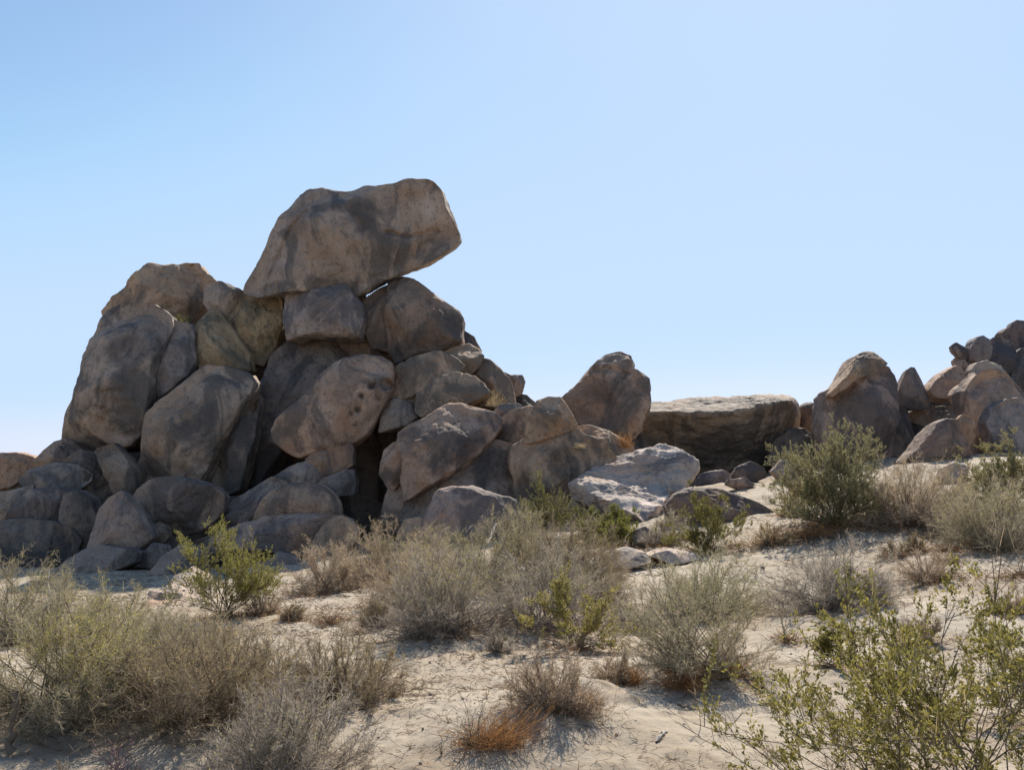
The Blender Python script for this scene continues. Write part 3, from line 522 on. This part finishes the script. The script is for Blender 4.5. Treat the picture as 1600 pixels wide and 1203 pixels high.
def along(rg, C, n, lo, hi, bias=1.0):
    """n random points on the curves C: position, direction, index"""
    i = rg.randint(0, len(C), n); t = lo + (hi - lo) * rg.uniform(0, 1, n) ** bias
    K = C.shape[1] - 1; f = np.clip(t * K, 0, K - 1e-4); k = f.astype(int); f = (f - k)[:, None]
    a, b = C[i, k], C[i, k + 1]; return a + (b - a) * f, unit(b - a), i

def shrub(kind, name, u, v, wpx, hpx, label, tw=(0.25, 0.20, 0.15), lf=(0.2, 0.18, 0.07), dens=1.0, leafy=1.0, cat=None, group=None, base=None, ls=1.0, seed=None, gaps=True):
    SEED[0] += 1; rg = np.random.RandomState(seed or SEED[0] * 13 + 5)
    b = hit(u, v, True) if base is None else np.array(base, float)
    D = math.hypot(b[0], b[1]); Rx = wpx / F * D / 2; Hh = hpx / F * D; px = D / 1081.0
    if kind == 'creosote': Rx *= 0.86; Hh *= 0.74
    if kind == 'dry': Hh *= 0.88
    BUSHES.append((b[0], b[1], Rx, kind)); root = empty(name, b); tag(root, label, cat or 'bush', group)
    br, tg, lv = Strips(), Strips(), Strips()
    sz = max(Rx, Hh)
    if kind == 'dry':
        n1 = int(90 * dens); C = stems(rg, n1, Rx, Hh, 0.0, 1.15, 0.16, spread=0.24, rough_r=0.32, hx=0.9, vx=1.1, gaps=gaps)
        for k in range(5): br.tube(C[:, k], C[:, k + 1], (0.0056 - 0.0009 * k) * (0.4 + sz), (0.0047 - 0.0009 * k) * (0.4 + sz))
        n2 = int(1100 * dens); p, d, i = along(rg, C, n2, 0.25, 1.0, 0.8); d2 = unit(d + rg.normal(0, 0.5, (n2, 3)) + np.array([0, 0, 0.1])); l2 = sz * rg.uniform(0.10, 0.28, n2)[:, None]
        m = p + d2 * l2 * .5; e = m + unit(d2 + rg.normal(0, 0.3, (n2, 3))) * l2 * .5
        w2 = max(0.0032, 0.22 * px); tg.add(p, m, w2 * 1.2, w2, rg); tg.add(m, e, w2, w2 * .7, rg)
        C2 = np.stack([p, m, e], 1); n3 = int(15000 * dens); q, d, i = along(rg, C2, n3, 0.0, 1.0); d3 = unit(d * 0.7 + rg.normal(0, 0.6, (n3, 3)) + np.array([0, 0, 0.2])); l3 = sz * rg.uniform(0.035, 0.11, n3)[:, None]
        w3 = max(0.0026, 0.22 * px); tg.add(q, q + d3 * l3, w3, w3 * 0.5, rg)
        if leafy > 0:
            n4 = int(12000 * dens * leafy); k = rg.randint(0, n3, n4); P = q[k] + d3[k] * l3[k] * rg.uniform(0.3, 1, n4)[:, None]
            top = (P[:, 2] > Hh * (0.22 + 0.4 * rg.uniform(0, 1, n4))) & (noise(P / sz * 3.0 + 3, 8) > -0.3 + 0.5 * rg.uniform(-1, 1, n4)); P, k = P[top], k[top]
            ll = max(0.012, 0.65 * px); lv.leaf(P, unit(d3[k] + rg.normal(0, 0.6, P.shape)), ll * rg.uniform(.7, 1.4, len(P)), ll * 0.45, rg)
    elif kind == 'creosote':
        n1 = int(32 * dens); C = stems(rg, n1, Rx, Hh, 0.08, 0.85, 0.22, K=6, rough_r=0.35, gaps=gaps)
        for k in range(6): br.tube(C[:, k], C[:, k + 1], (0.0065 - 0.0008 * k) * (0.35 + 0.55 * sz), (0.0057 - 0.0008 * k) * (0.35 + .55 * sz))
        n2 = int(260 * dens); p, d, i = along(rg, C, n2, 0.30, 1.0, 0.7); d2 = unit(d + rg.normal(0, 0.5, (n2, 3)) + np.array([0, 0, 0.35])); l2 = sz * rg.uniform(0.12, 0.32, n2)[:, None]
        m = p + d2 * l2 * .5; e = m + unit(d2 + rg.normal(0, 0.3, (n2, 3)) + np.array([0, 0, .15])) * l2 * .5
        w2 = max(0.0042, 0.3 * px); br.add(p, m, w2 * 1.2, w2, rg); br.add(m, e, w2, w2 * .7, rg)
        C2 = np.stack([p, m, e], 1); n3 = int(1700 * dens); q, d, i = along(rg, C2, n3, 0.25, 1.0, 0.7); d3 = unit(d * 0.7 + rg.normal(0, 0.5, (n3, 3)) + np.array([0, 0, 0.45])); l3 = sz * rg.uniform(0.05, 0.12, n3)[:, None]
        w3 = max(0.003, 0.24 * px); tg.add(q, q + d3 * l3, w3, w3 * .6, rg)
        n4 = int(30000 * dens * leafy); k = rg.randint(0, n3, n4); keep = noise(q[k] / sz * 5 + 9, 7) > -0.35; k = k[keep]
        P = q[k] + d3[k] * l3[k] * rg.uniform(0.25, 1.05, len(k))[:, None] + rg.normal(0, 0.006, (len(k), 3))
        ll = max(0.017, 0.8 * px) * ls; lv.leaf(P, unit(d3[k] + rg.normal(0, 0.55, P.shape)), ll * rg.uniform(.7, 1.5, len(P)), ll * 0.5, rg)
    elif kind == 'grass':
        n1 = int(420 * dens); C = stems(rg, n1, Rx, Hh, 0.0, 0.8, 0.10, K=3, rough_r=0.3)
        C[:, :, :2] += (rg.normal(0, 0.35, (len(C), 1, 2)) * Rx)
        w3 = max(0.003, 0.26 * px)
        for k in range(3): tg.add(C[:, k], C[:, k + 1], w3 * (1 - .2 * k), w3 * (0.8 - .2 * k), rg)
    elif kind == 'twig':
        n1 = int(12 * dens); C = stems(rg, n1, Rx, Hh, 0.1, 0.8, 0.25, K=5)
        for k in range(5): br.tube(C[:, k], C[:, k + 1], 0.004 * (0.5 + sz) * (1.1 - .15 * k), 0.004 * (0.5 + sz) * (0.95 - .15 * k))
        n2 = int(90 * dens); p, d, i = along(rg, C, n2, 0.25, 1.0); d2 = unit(d + rg.normal(0, 0.5, (n2, 3))); l2 = sz * rg.uniform(0.08, 0.28, n2)[:, None]
        w2 = max(0.003, 0.26 * px); tg.add(p, p + d2 * l2, w2, w2 * .6, rg)
    if br.n: br.build('branches', M_WOOD, root, tuple((0.5 if kind in ('dry', 'creosote') else 0.8) * c for c in tw))
    if tg.n: tg.build('twigs' if kind != 'grass' else 'blades', M_TWIG, root, tw)
    if lv.n: lv.build('leaves', M_LEAF, root, lf)
    return root

GT = (0.38, 0.325, 0.225); BR = (0.315, 0.25, 0.17); TAN = (0.46, 0.36, 0.22); ORG = (0.34, 0.18, 0.075); MAU = (0.38, 0.325, 0.265); PNK = (0.44, 0.345, 0.25); PG = (0.42, 0.375, 0.24)
YG = (0.46, 0.41, 0.10); OLV = (0.25, 0.22, 0.06); DOL = (0.19, 0.18, 0.06); GG = (0.42, 0.39, 0.16); BRL = (0.40, 0.32, 0.13)
D_, C_, G_ = 'dry_bush', 'creosote_bush', 'grass_tuft'
# mounds of blown sand under the bushes: x, y, radius, height
for u, v, r, h_ in ((870, 1122, .5, .13), (775, 1160, .42, .10), (1090, 1060, .6, .10), (905, 1112, .35, .08), (300, 1125, 1.1, .10), (1300, 830, 2.0, .2), (1430, 815, 1.5, .15), (100, 1110, 1.0, .1), (700, 985, 1.3, .12), (620, 1010, .8, .05)):
    q = hit(u, v); MOUNDS.append((q[0], q[1], r, h_))
build_ground()
shrub('creosote', C_, 1525, 1300, 820, 365, 'large open creosote bush with olive leaves on thin stems, cut by the bottom edge', BR, (0.25, 0.22, 0.06), 1.6, 0.75, ls=1.3, seed=77)
shrub('creosote', C_, 1640, 1130, 190, 170, 'creosote branch tips reaching in at the side edge above the large open creosote', BR, OLV, 0.6)
shrub('dry', D_, 440, 1240, 265, 165, 'rounded grey dry bush at the bottom edge with a white dead stalk beside it', MAU, GG, 1.8, 0.4, gaps=False)
shrub('dry', D_, 300, 1125, 330, 155, 'wide dark brown dry bush casting deep shadow, behind the rounded grey bush', BR, BRL, 1.8, 1.0, gaps=False)
shrub('dry', D_, 95, 1112, 340, 165, 'big bushy shrub with yellow green tops and dark hollow base at the frame edge', GT, YG, 2.0, 2.2)
shrub('dry', D_, 535, 1098, 200, 108, 'brown dry bush at the edge of the open sandy path, beside the dark brown bush', BR, BRL, 1.2, 0.7)
shrub('dry', D_, 265, 1040, 240, 85, 'greyish dry bush with pale bare branches behind the wide dark brown bush', GT, GG, 1.5, 0.6)
shrub('dry', D_, 405, 1072, 180, 95, 'brown see through dry bush joining the dark brown bush to the sandy path', BR, BRL, 1.1, 0.6)
shrub('dry', D_, 640, 940, 150, 95, 'pinkish grey dry bush in the middle row of the thicket', PNK, YG, 1.2, 0.6)
shrub('dry', D_, 925, 945, 110, 90, 'brownish end bush of the thicket beside the flat sand coloured outcrop', BR, BRL, 1.0, 0.7)
shrub('dry', D_, 640, 905, 120, 78, 'low straw coloured bush with olive tips in front of the little tan stone', GT, YG, 1.2, 1.4)
shrub('dry', D_, 700, 890, 110, 70, 'olive tipped bush touching the base of the turtle shell boulder', GT, YG, 1.0, 1.6)
shrub('dry', D_, 1500, 840, 90, 60, 'small straw bush between the tan rounded bush and the olive green bush', PNK, GG, 0.9, 0.6)
shrub('dry', D_, 20, 1000, 210, 122, 'yellow green shrub with bare twiggy top in front of the dark shaded rock mass', GT, YG, 1.3, 1.3)
shrub('dry', D_, 178, 1005, 120, 95, 'small yellowish shrub before the sunlit crusty rock', GT, YG, 0.8, 1.4)
shrub('creosote', C_, 350, 965, 150, 190, 'bright yellow green creosote with dark stems in front of the broad undercut slab', BR, (0.27, 0.25, 0.07), 1.0, 1.2)
shrub('dry', D_, 405, 962, 60, 45, 'small pinkish dry clump at the foot of the bright yellow green creosote', PNK, BRL, 0.5, 0.2)
shrub('dry', D_, 512, 925, 130, 82, 'pinkish tan dry bush in front of the upright rounded stone', PNK, GG, 1.1, 0.5)
shrub('dry', D_, 600, 912, 150, 90, 'yellowish tipped dry bush at the mouth of the deep dark opening', PNK, YG, 1.1, 0.9)
shrub('dry', D_, 592, 980, 75, 52, 'small dense dark dry bush at the end of the wide thicket', BR, BRL, 0.7, 0.4)
shrub('dry', D_, 690, 985, 215, 142, 'largest grey dry bush of the thicket before the turtle shell boulder', MAU, YG, 1.3, 1.3, gaps=False)
shrub('dry', D_, 755, 920, 190, 110, 'yellow green tipped dry bush growing against the turtle shell boulder', GT, YG, 1.3, 1.2)
shrub('dry', D_, 845, 980, 200, 135, 'purplish grey dry bush behind the open yellow creosote', MAU, GG, 1.2, 0.9)
shrub('dry', D_, 890, 908, 150, 110, 'tall brownish shrub below the silvery boulder', BR, BRL, 1.4, 1.2)
shrub('dry', D_, 815, 880, 90, 95, 'upright olive shrub in front of the bent brown boulder', GT, YG, 0.9, 1.1)
shrub('twig', 'dead_bush', 648, 993, 40, 58, 'pale pinkish dead stems standing at the front of the thicket', TAN, cat='dead bush')
shrub('grass', G_, 690, 992, 60, 60, 'bleached tan grass clump leaning at the front of the thicket', (0.33, 0.26, 0.19), cat='grass clump', dens=0.8)
shrub('creosote', C_, 900, 1015, 200, 135, 'open yellow olive creosote beside the sandy path', BR, (0.35, 0.30, 0.09), 0.8, 0.6)
shrub('dry', D_, 1105, 965, 190, 98, 'rounded grey green dome bush with smooth outline on the sand', PG, GG, 1.5, 0.7, gaps=False)
shrub('dry', D_, 1095, 1048, 220, 138, 'open grey green bush with dark bare stems and dry grass at its base', GT, GG, 1.1, 0.8)
shrub('dry', D_, 985, 985, 100, 60, 'low greyish dry bush between the yellow olive creosote and the open grey green bush', MAU, GG, 0.8, 0.5)
shrub('dry', D_, 868, 1110, 150, 95, 'fan shaped dry bush with fine pale twigs and orange grass on a sand hummock', PNK, BRL, 1.0, 0.15, gaps=False)
shrub('grass', G_, 905, 1110, 80, 45, 'orange dry grass at the foot of the fan shaped dry bush', ORG, cat='grass clump', dens=0.9)
shrub('grass', G_, 775, 1162, 125, 62, 'rust orange grass mound in front of the fan shaped dry bush', ORG, cat='grass clump', dens=1.3)
shrub('twig', 'dead_bush', 735, 1165, 90, 75, 'thin bare dead stems beside the rust orange grass mound', BR, cat='dead bush')
shrub('dry', D_, 962, 1062, 75, 50, 'small pinkish dry bush between the fan shaped bush and the open grey green bush', PNK, BRL, 0.6, 0.1)
shrub('grass', G_, 992, 1068, 45, 32, 'little orange grass tuft beside the small pinkish dry bush', ORG, cat='grass clump', dens=0.6)
shrub('grass', G_, 1070, 1075, 90, 32, 'low orange brown grass under the open grey green bush', ORG, cat='grass clump', dens=0.9)
shrub('grass', G_, 1140, 1052, 70, 48, 'tan grass with dark shadow at the side of the open grey green bush', ORG, cat='grass clump', dens=0.8)
shrub('dry', D_, 778, 1018, 40, 36, 'tiny lone dry tuft on the sand before the thicket', MAU, BRL, 0.4, 0.2)
shrub('dry', D_, 457, 968, 38, 28, 'tiny round dark bush alone on the sandy bank', BR, BRL, 0.5, 0.2)
shrub('twig', 'dead_bush', 515, 974, 70, 38, 'sprawling dark dead twigs on the sandy bank', BR, cat='dead bush')
shrub('dry', D_, 1310, 952, 220, 92, 'low spreading mauve grey dry bush with a yellow green plant growing through it', MAU, GG, 1.5, 0.2)
shrub('creosote', C_, 1330, 950, 85, 75, 'yellow green plant growing through the low mauve grey bush', BR, (0.30, 0.27, 0.08), 0.5, 0.8)
shrub('creosote', C_, 1305, 822, 205, 150, 'large round olive creosote bush in front of the big pointed boulder', BR, (0.30, 0.275, 0.14), 3.2, 1.9, gaps=False)
shrub('creosote', C_, 1238, 805, 70, 62, 'small brownish creosote at the side of the large round olive creosote', BR, BRL, 0.7, 1.1)
shrub('grass', G_, 1265, 838, 110, 24, 'orange dead grass and litter under the large round olive creosote', ORG, cat='grass clump', dens=1.0)
shrub('dry', D_, 1428, 818, 150, 98, 'tan rounded bush with yellow green top beside the large round olive creosote', PNK, YG, 1.8, 1.2, gaps=False)
shrub('grass', G_, 1375, 815, 50, 26, 'orange grass between the large olive creosote and the tan rounded bush', ORG, cat='grass clump', dens=0.7)
shrub('dry', D_, 1555, 858, 170, 112, 'olive green bush with dark shady base at the frame edge', GT, YG, 1.5, 1.3, gaps=False)
shrub('creosote', C_, 1575, 795, 150, 105, 'greyish green creosote behind the olive green bush, below the small rock pile', BR, (0.30, 0.27, 0.12), 1.8, 1.6)
shrub('dry', D_, 1455, 908, 100, 50, 'thin see through tan bush on the bright sand', PNK, BRL, 0.6, 0.1)
shrub('dry', D_, 1398, 870, 45, 36, 'tiny brown sprig beyond the thin tan bush', BR, OLV, 0.3, 0.6)
shrub('dry', D_, 1432, 862, 30, 34, 'tiny olive sprig beside the brown sprig', BR, OLV, 0.3, 0.9)
shrub('twig', 'dead_bush', 1592, 900, 50, 62, 'dark bent dead stem with a pale tip at the frame edge', BR, cat='dead bush', dens=0.5)
shrub('dry', D_, 1578, 958, 55, 40, 'small pinkish grey clump alone on the smooth sand slope', PNK, BRL, 0.6, 0.1)
shrub('dry', D_, 1438, 1000, 60, 42, 'small pinkish brown clump with dark base behind the big creosote at the bottom edge', PNK, OLV, 0.6, 0.3)
shrub('creosote', C_, 1298, 1042, 55, 78, 'slender upright green sprig just behind the big bottom edge creosote', BR, OLV, 0.35, 0.8)
shrub('creosote', C_, 862, 852, 110, 140, 'dark olive creosote in front of the bent brown boulder', BR, DOL, 0.9, 1.3)
shrub('creosote', C_, 925, 855, 130, 85, 'dense green low shrub under the silvery flaking plate', BR, (0.22, 0.215, 0.06), 1.2, 1.4)
shrub('creosote', C_, 972, 858, 85, 80, 'bright green shrub beside the small whitish stone', BR, (0.27, 0.265, 0.06), 0.9, 1.4)
shrub('dry', D_, 1035, 852, 80, 58, 'small olive bush with mauve stems between the silvery boulder and the whitish stone', MAU, YG, 0.7, 1.2)
shrub('creosote', C_, 1105, 862, 130, 110, 'olive green creosote on one short trunk before the loaf shaped boulder', BR, (0.23, 0.21, 0.055), 1.1, 1.2)
shrub('grass', G_, 1042, 876, 30, 24, 'small orange tuft beside the flat pale outcrop', ORG, cat='grass clump', dens=0.4)
shrub('dry', D_, 1205, 850, 70, 34, 'faint pale straw bush on the sand below the loaf shaped boulder', TAN, BRL, 0.5, 0.1)
shrub('twig', 'dead_bush', 1228, 1002, 45, 68, 'upright thin grey dead stems with a dry base near the grey green bushes', GT, cat='dead bush')
shrub('twig', 'dead_bush', 1095, 1140, 40, 62, 'single thin bare twig standing in the open sand', BR, cat='dead bush', dens=0.3)
shrub('twig', 'dead_bush', 185, 1225, 80, 65, 'purplish dry stalks sprouting at the bottom edge', (0.26, 0.17, 0.17), cat='dead bush', dens=1.6)
shrub('twig', 'dead_bush', 95, 1222, 50, 42, 'little dark twigs at the bottom edge near the weathered stump', BR, cat='dead bush')
shrub('grass', G_, 560, 1085, 70, 24, 'straw coloured grass at the foot of the brown dry bush by the path', TAN, cat='grass clump', dens=0.6)
for (u, v, Y, wp, hp, c, lb) in ((768, 634, 28.6, 45, 26, TAN, 'dry tan grass tuft growing on the ledge end'), (975, 698, 27.5, 30, 24, ORG, 'dry orange grass tuft on the low tan ridge of rock'),
        (277, 507, 30.6, 34, 16, (0.28, 0.25, 0.07), 'yellow green tuft in the hollow beside the egg shaped boulder'), (905, 700, 26.0, 20, 10, TAN, 'thin straw tuft in a crack of the bent brown boulder')):
    shrub('grass', G_, u, v, wp, hp, lb, c, base=at(u, v, Y), cat='grass clump', dens=0.6)
SMALL = [(600, 1040), (560, 1150), (660, 1075), (700, 1130), (640, 1170), (1000, 1100), (1180, 900), (1240, 880), (1520, 930), (1480, 880), (1180, 985), (1260, 1010), (1350, 990), (420, 1010), (600, 1010), (690, 1040), (740, 1030), (840, 1000), (1380, 985), (1500, 1000), (1180, 860), (1215, 870), (1260, 862), (1355, 862), (1480, 860), (1530, 870), (1500, 905), (1420, 930), (1530, 960), (1400, 955), (1200, 930), (1250, 955), (1160, 1010), (1150, 880), (980, 880), (940, 900), (480, 1010), (540, 1000), (620, 1090), (760, 1090), (580, 1120), (690, 1180)]
for u, v in SMALL:
    shrub('twig', 'dry_sprig', u, v, random.Random(u).uniform(14, 30), random.Random(v).uniform(10, 22), 'tiny dry sprig standing in the bare sand', TAN if u % 3 else BR, cat='sprig', group='tiny dry sprigs scattered over the sand', dens=0.5)

# --- dead wood
def stick(name, uv, r, col, label, cat='stick', lift=0.0, h=()):
    P = []
    for k, (u, v) in enumerate(uv):
        q = hit(u, v, True); q[2] += r * 0.6 + (h[k] if h else 0); P.append(q)
    P = np.array(P); t = np.linspace(0, 1, len(P)); tt = np.linspace(0, 1, 4 * len(P)); Q = np.stack([np.interp(tt, t, P[:, k]) for k in range(3)], -1)
    rg = np.random.RandomState(int(uv[0][0])); Q += rg.normal(0, r * 0.35, Q.shape); rr = r * (1 - 0.6 * tt) * (1 + 0.25 * rg.normal(size=len(tt)))
    V, FA = [], []; nS = 8
    for k in range(len(Q)):
        d = unit(Q[min(k + 1, len(Q) - 1)] - Q[max(k - 1, 0)]); a = unit(np.cross(d, np.array([0.3, 0.1, 0.9]))); b = np.cross(d, a)
        for j in range(nS): th = 2 * math.pi * j / nS; V.append(Q[k] + rr[k] * (a * math.cos(th) + b * math.sin(th)) * (1 + 0.2 * math.sin(3 * th + k)))
    for k in range(len(Q) - 1):
        for j in range(nS): FA.append((k * nS + j, k * nS + (j + 1) % nS, (k + 1) * nS + (j + 1) % nS, (k + 1) * nS + j))
    V = np.array(V); b = V.mean(0); b[2] = V[:, 2].min()
    o = mesh_obj(name, V - b, FA, M_WOOD, loc=b); o.color = (*col, 1); tag(o, label, cat); return o
WH = (0.62, 0.56, 0.48)
stick('dead_stump', [(14, 1182), (18, 1176), (24, 1172)], 0.032, (0.16, 0.12, 0.085), 'thin dark weathered stump leaning upright at the frame edge', 'stump', h=(0, .16, .33))
stick('dead_branch', [(510, 1150), (514, 1140), (521, 1132)], 0.010, WH, 'bleached white stalk beside the rounded grey dry bush', 'branch', h=(.05, .09, .13))
stick('dead_branch', [(72, 985), (74, 984), (70, 983)], 0.03, WH, 'bleached pole of dead wood standing in the yellow green shrub', 'branch', h=(0.0, .3, .65))
stick('dead_branch', [(1025, 1162), (1034, 1150), (1042, 1142)], 0.012, (0.42, 0.37, 0.31), 'short forked bleached stick lying on the open sand', 'branch')
stick('dead_branch', [(1060, 1102), (1085, 1110), (1110, 1113)], 0.010, BR, 'thin brown stick lying flat on the open sand', 'branch')
stick('dead_branch', [(760, 905), (768, 900), (776, 897)], 0.02, WH, 'bleached twig poking from the thicket', 'branch', h=(.5, .6, .75))
stick('dead_branch', [(1190, 1080), (1160, 1050), (1140, 1035)], 0.016, BR, 'grey fallen branch in the dry grass beside the open grey green bush', 'branch', h=(.0, .05, .15))

# --- ground litter nobody could count
def litter():
    rg = np.random.RandomState(5); n = 55000
    a = np.radians(rg.uniform(-33, 33, n)); r = np.exp(rg.uniform(math.log(5.0), math.log(34), n)); x, y = r * np.sin(a), r * np.cos(a)
    m = fbm(np.stack([x * .7, y * .7, 0 * x], -1), 3, 77) + rg.normal(0, .35, n) > 0.05; x, y, r = x[m], y[m], r[m]; n = len(x)
    z = ground(x, y) + bumps(x, y)
    for (mx, my, mr, mh) in MOUNDS: z += mh * np.exp(-(((x - mx) ** 2 + (y - my) ** 2) / mr ** 2))
    P = np.stack([x, y, z + 0.006], -1); th = rg.uniform(0, 6.28, n); l = rg.uniform(0.02, 0.10, n) * np.clip(r / 9, .8, 1.8)
    d = np.stack([np.cos(th), np.sin(th), rg.normal(0.12, 0.3, n)], -1) * l[:, None]
    s = Strips(); s.tube(P, P + d, 0.0022 * np.clip(r / 9, .8, 2), 0.0014 * np.clip(r / 9, .8, 2)); o = s.build('twig_litter', M_TWIG, None, (0.24, 0.165, 0.11)); tag(o, kind='stuff')
    X, Yy, C = [], [], []
    for (bx, by, br_, kd) in BUSHES:                   # bark, straw and shed leaves under and around the bushes
        if by < 4 or br_ < 0.12: continue
        m_ = int(900 * min(br_, 1.3) + 90); rr_ = br_ * np.abs(rg.normal(0, 0.75, m_)); aa = rg.uniform(0, 6.28, m_); X.append(bx + rr_ * np.cos(aa)); Yy.append(by + rr_ * np.sin(aa))
    x, y = np.concatenate(X), np.concatenate(Yy); n = len(x); z = ground(x, y) + bumps(x, y)
    for (mx, my, mr, mh) in MOUNDS: z += mh * np.exp(-(((x - mx) ** 2 + (y - my) ** 2) / mr ** 2))
    rD = np.hypot(x, y); P = np.stack([x, y, z + 0.004], -1); th = rg.uniform(0, 6.28, n); l = rg.uniform(0.02, 0.12, n) * np.clip(rD / 9, .8, 1.8)
    d = np.stack([np.cos(th), np.sin(th), np.abs(rg.normal(0.0, 0.45, n))], -1) * l[:, None]
    s = Strips(); s.add(P, P + d, 0.005 * np.clip(rD / 9, .8, 2.2), 0.003 * np.clip(rD / 9, .8, 2), rg); o = s.build('straw_litter', M_TWIG, None, (0.27, 0.17, 0.095)); tag(o, kind='stuff')
    V0, F0 = get_ico(2); n = 1200
    a = np.radians(rg.uniform(-33, 33, n)); r = np.exp(rg.uniform(math.log(5.0), math.log(34), n)); x, y = r * np.sin(a), r * np.cos(a); z = ground(x, y) + bumps(x, y)
    for (mx, my, mr, mh) in MOUNDS: z += mh * np.exp(-(((x - mx) ** 2 + (y - my) ** 2) / mr ** 2))
    sz = 0.003 + 0.010 * rg.uniform(0, 1, n) ** 3 * np.clip(r / 6, 1, 3); sq = rg.uniform(.5, 1.2, (n, 3)) * sz[:, None]
    V = (V0[None] * (1 + 0.2 * rg.normal(size=(n, len(V0), 1)) * .6) * sq[:, None, :] + np.stack([x, y, z + sz * .2], -1)[:, None, :]).reshape(-1, 3)
    FA = (F0[None] + (np.arange(n) * len(V0))[:, None, None]).reshape(-1, 3)
    o = mesh_obj('gravel', V, FA, M_ROCK); o.color = (1.7, 1.6, 1.5, 1); tag(o, kind='stuff')
litter()
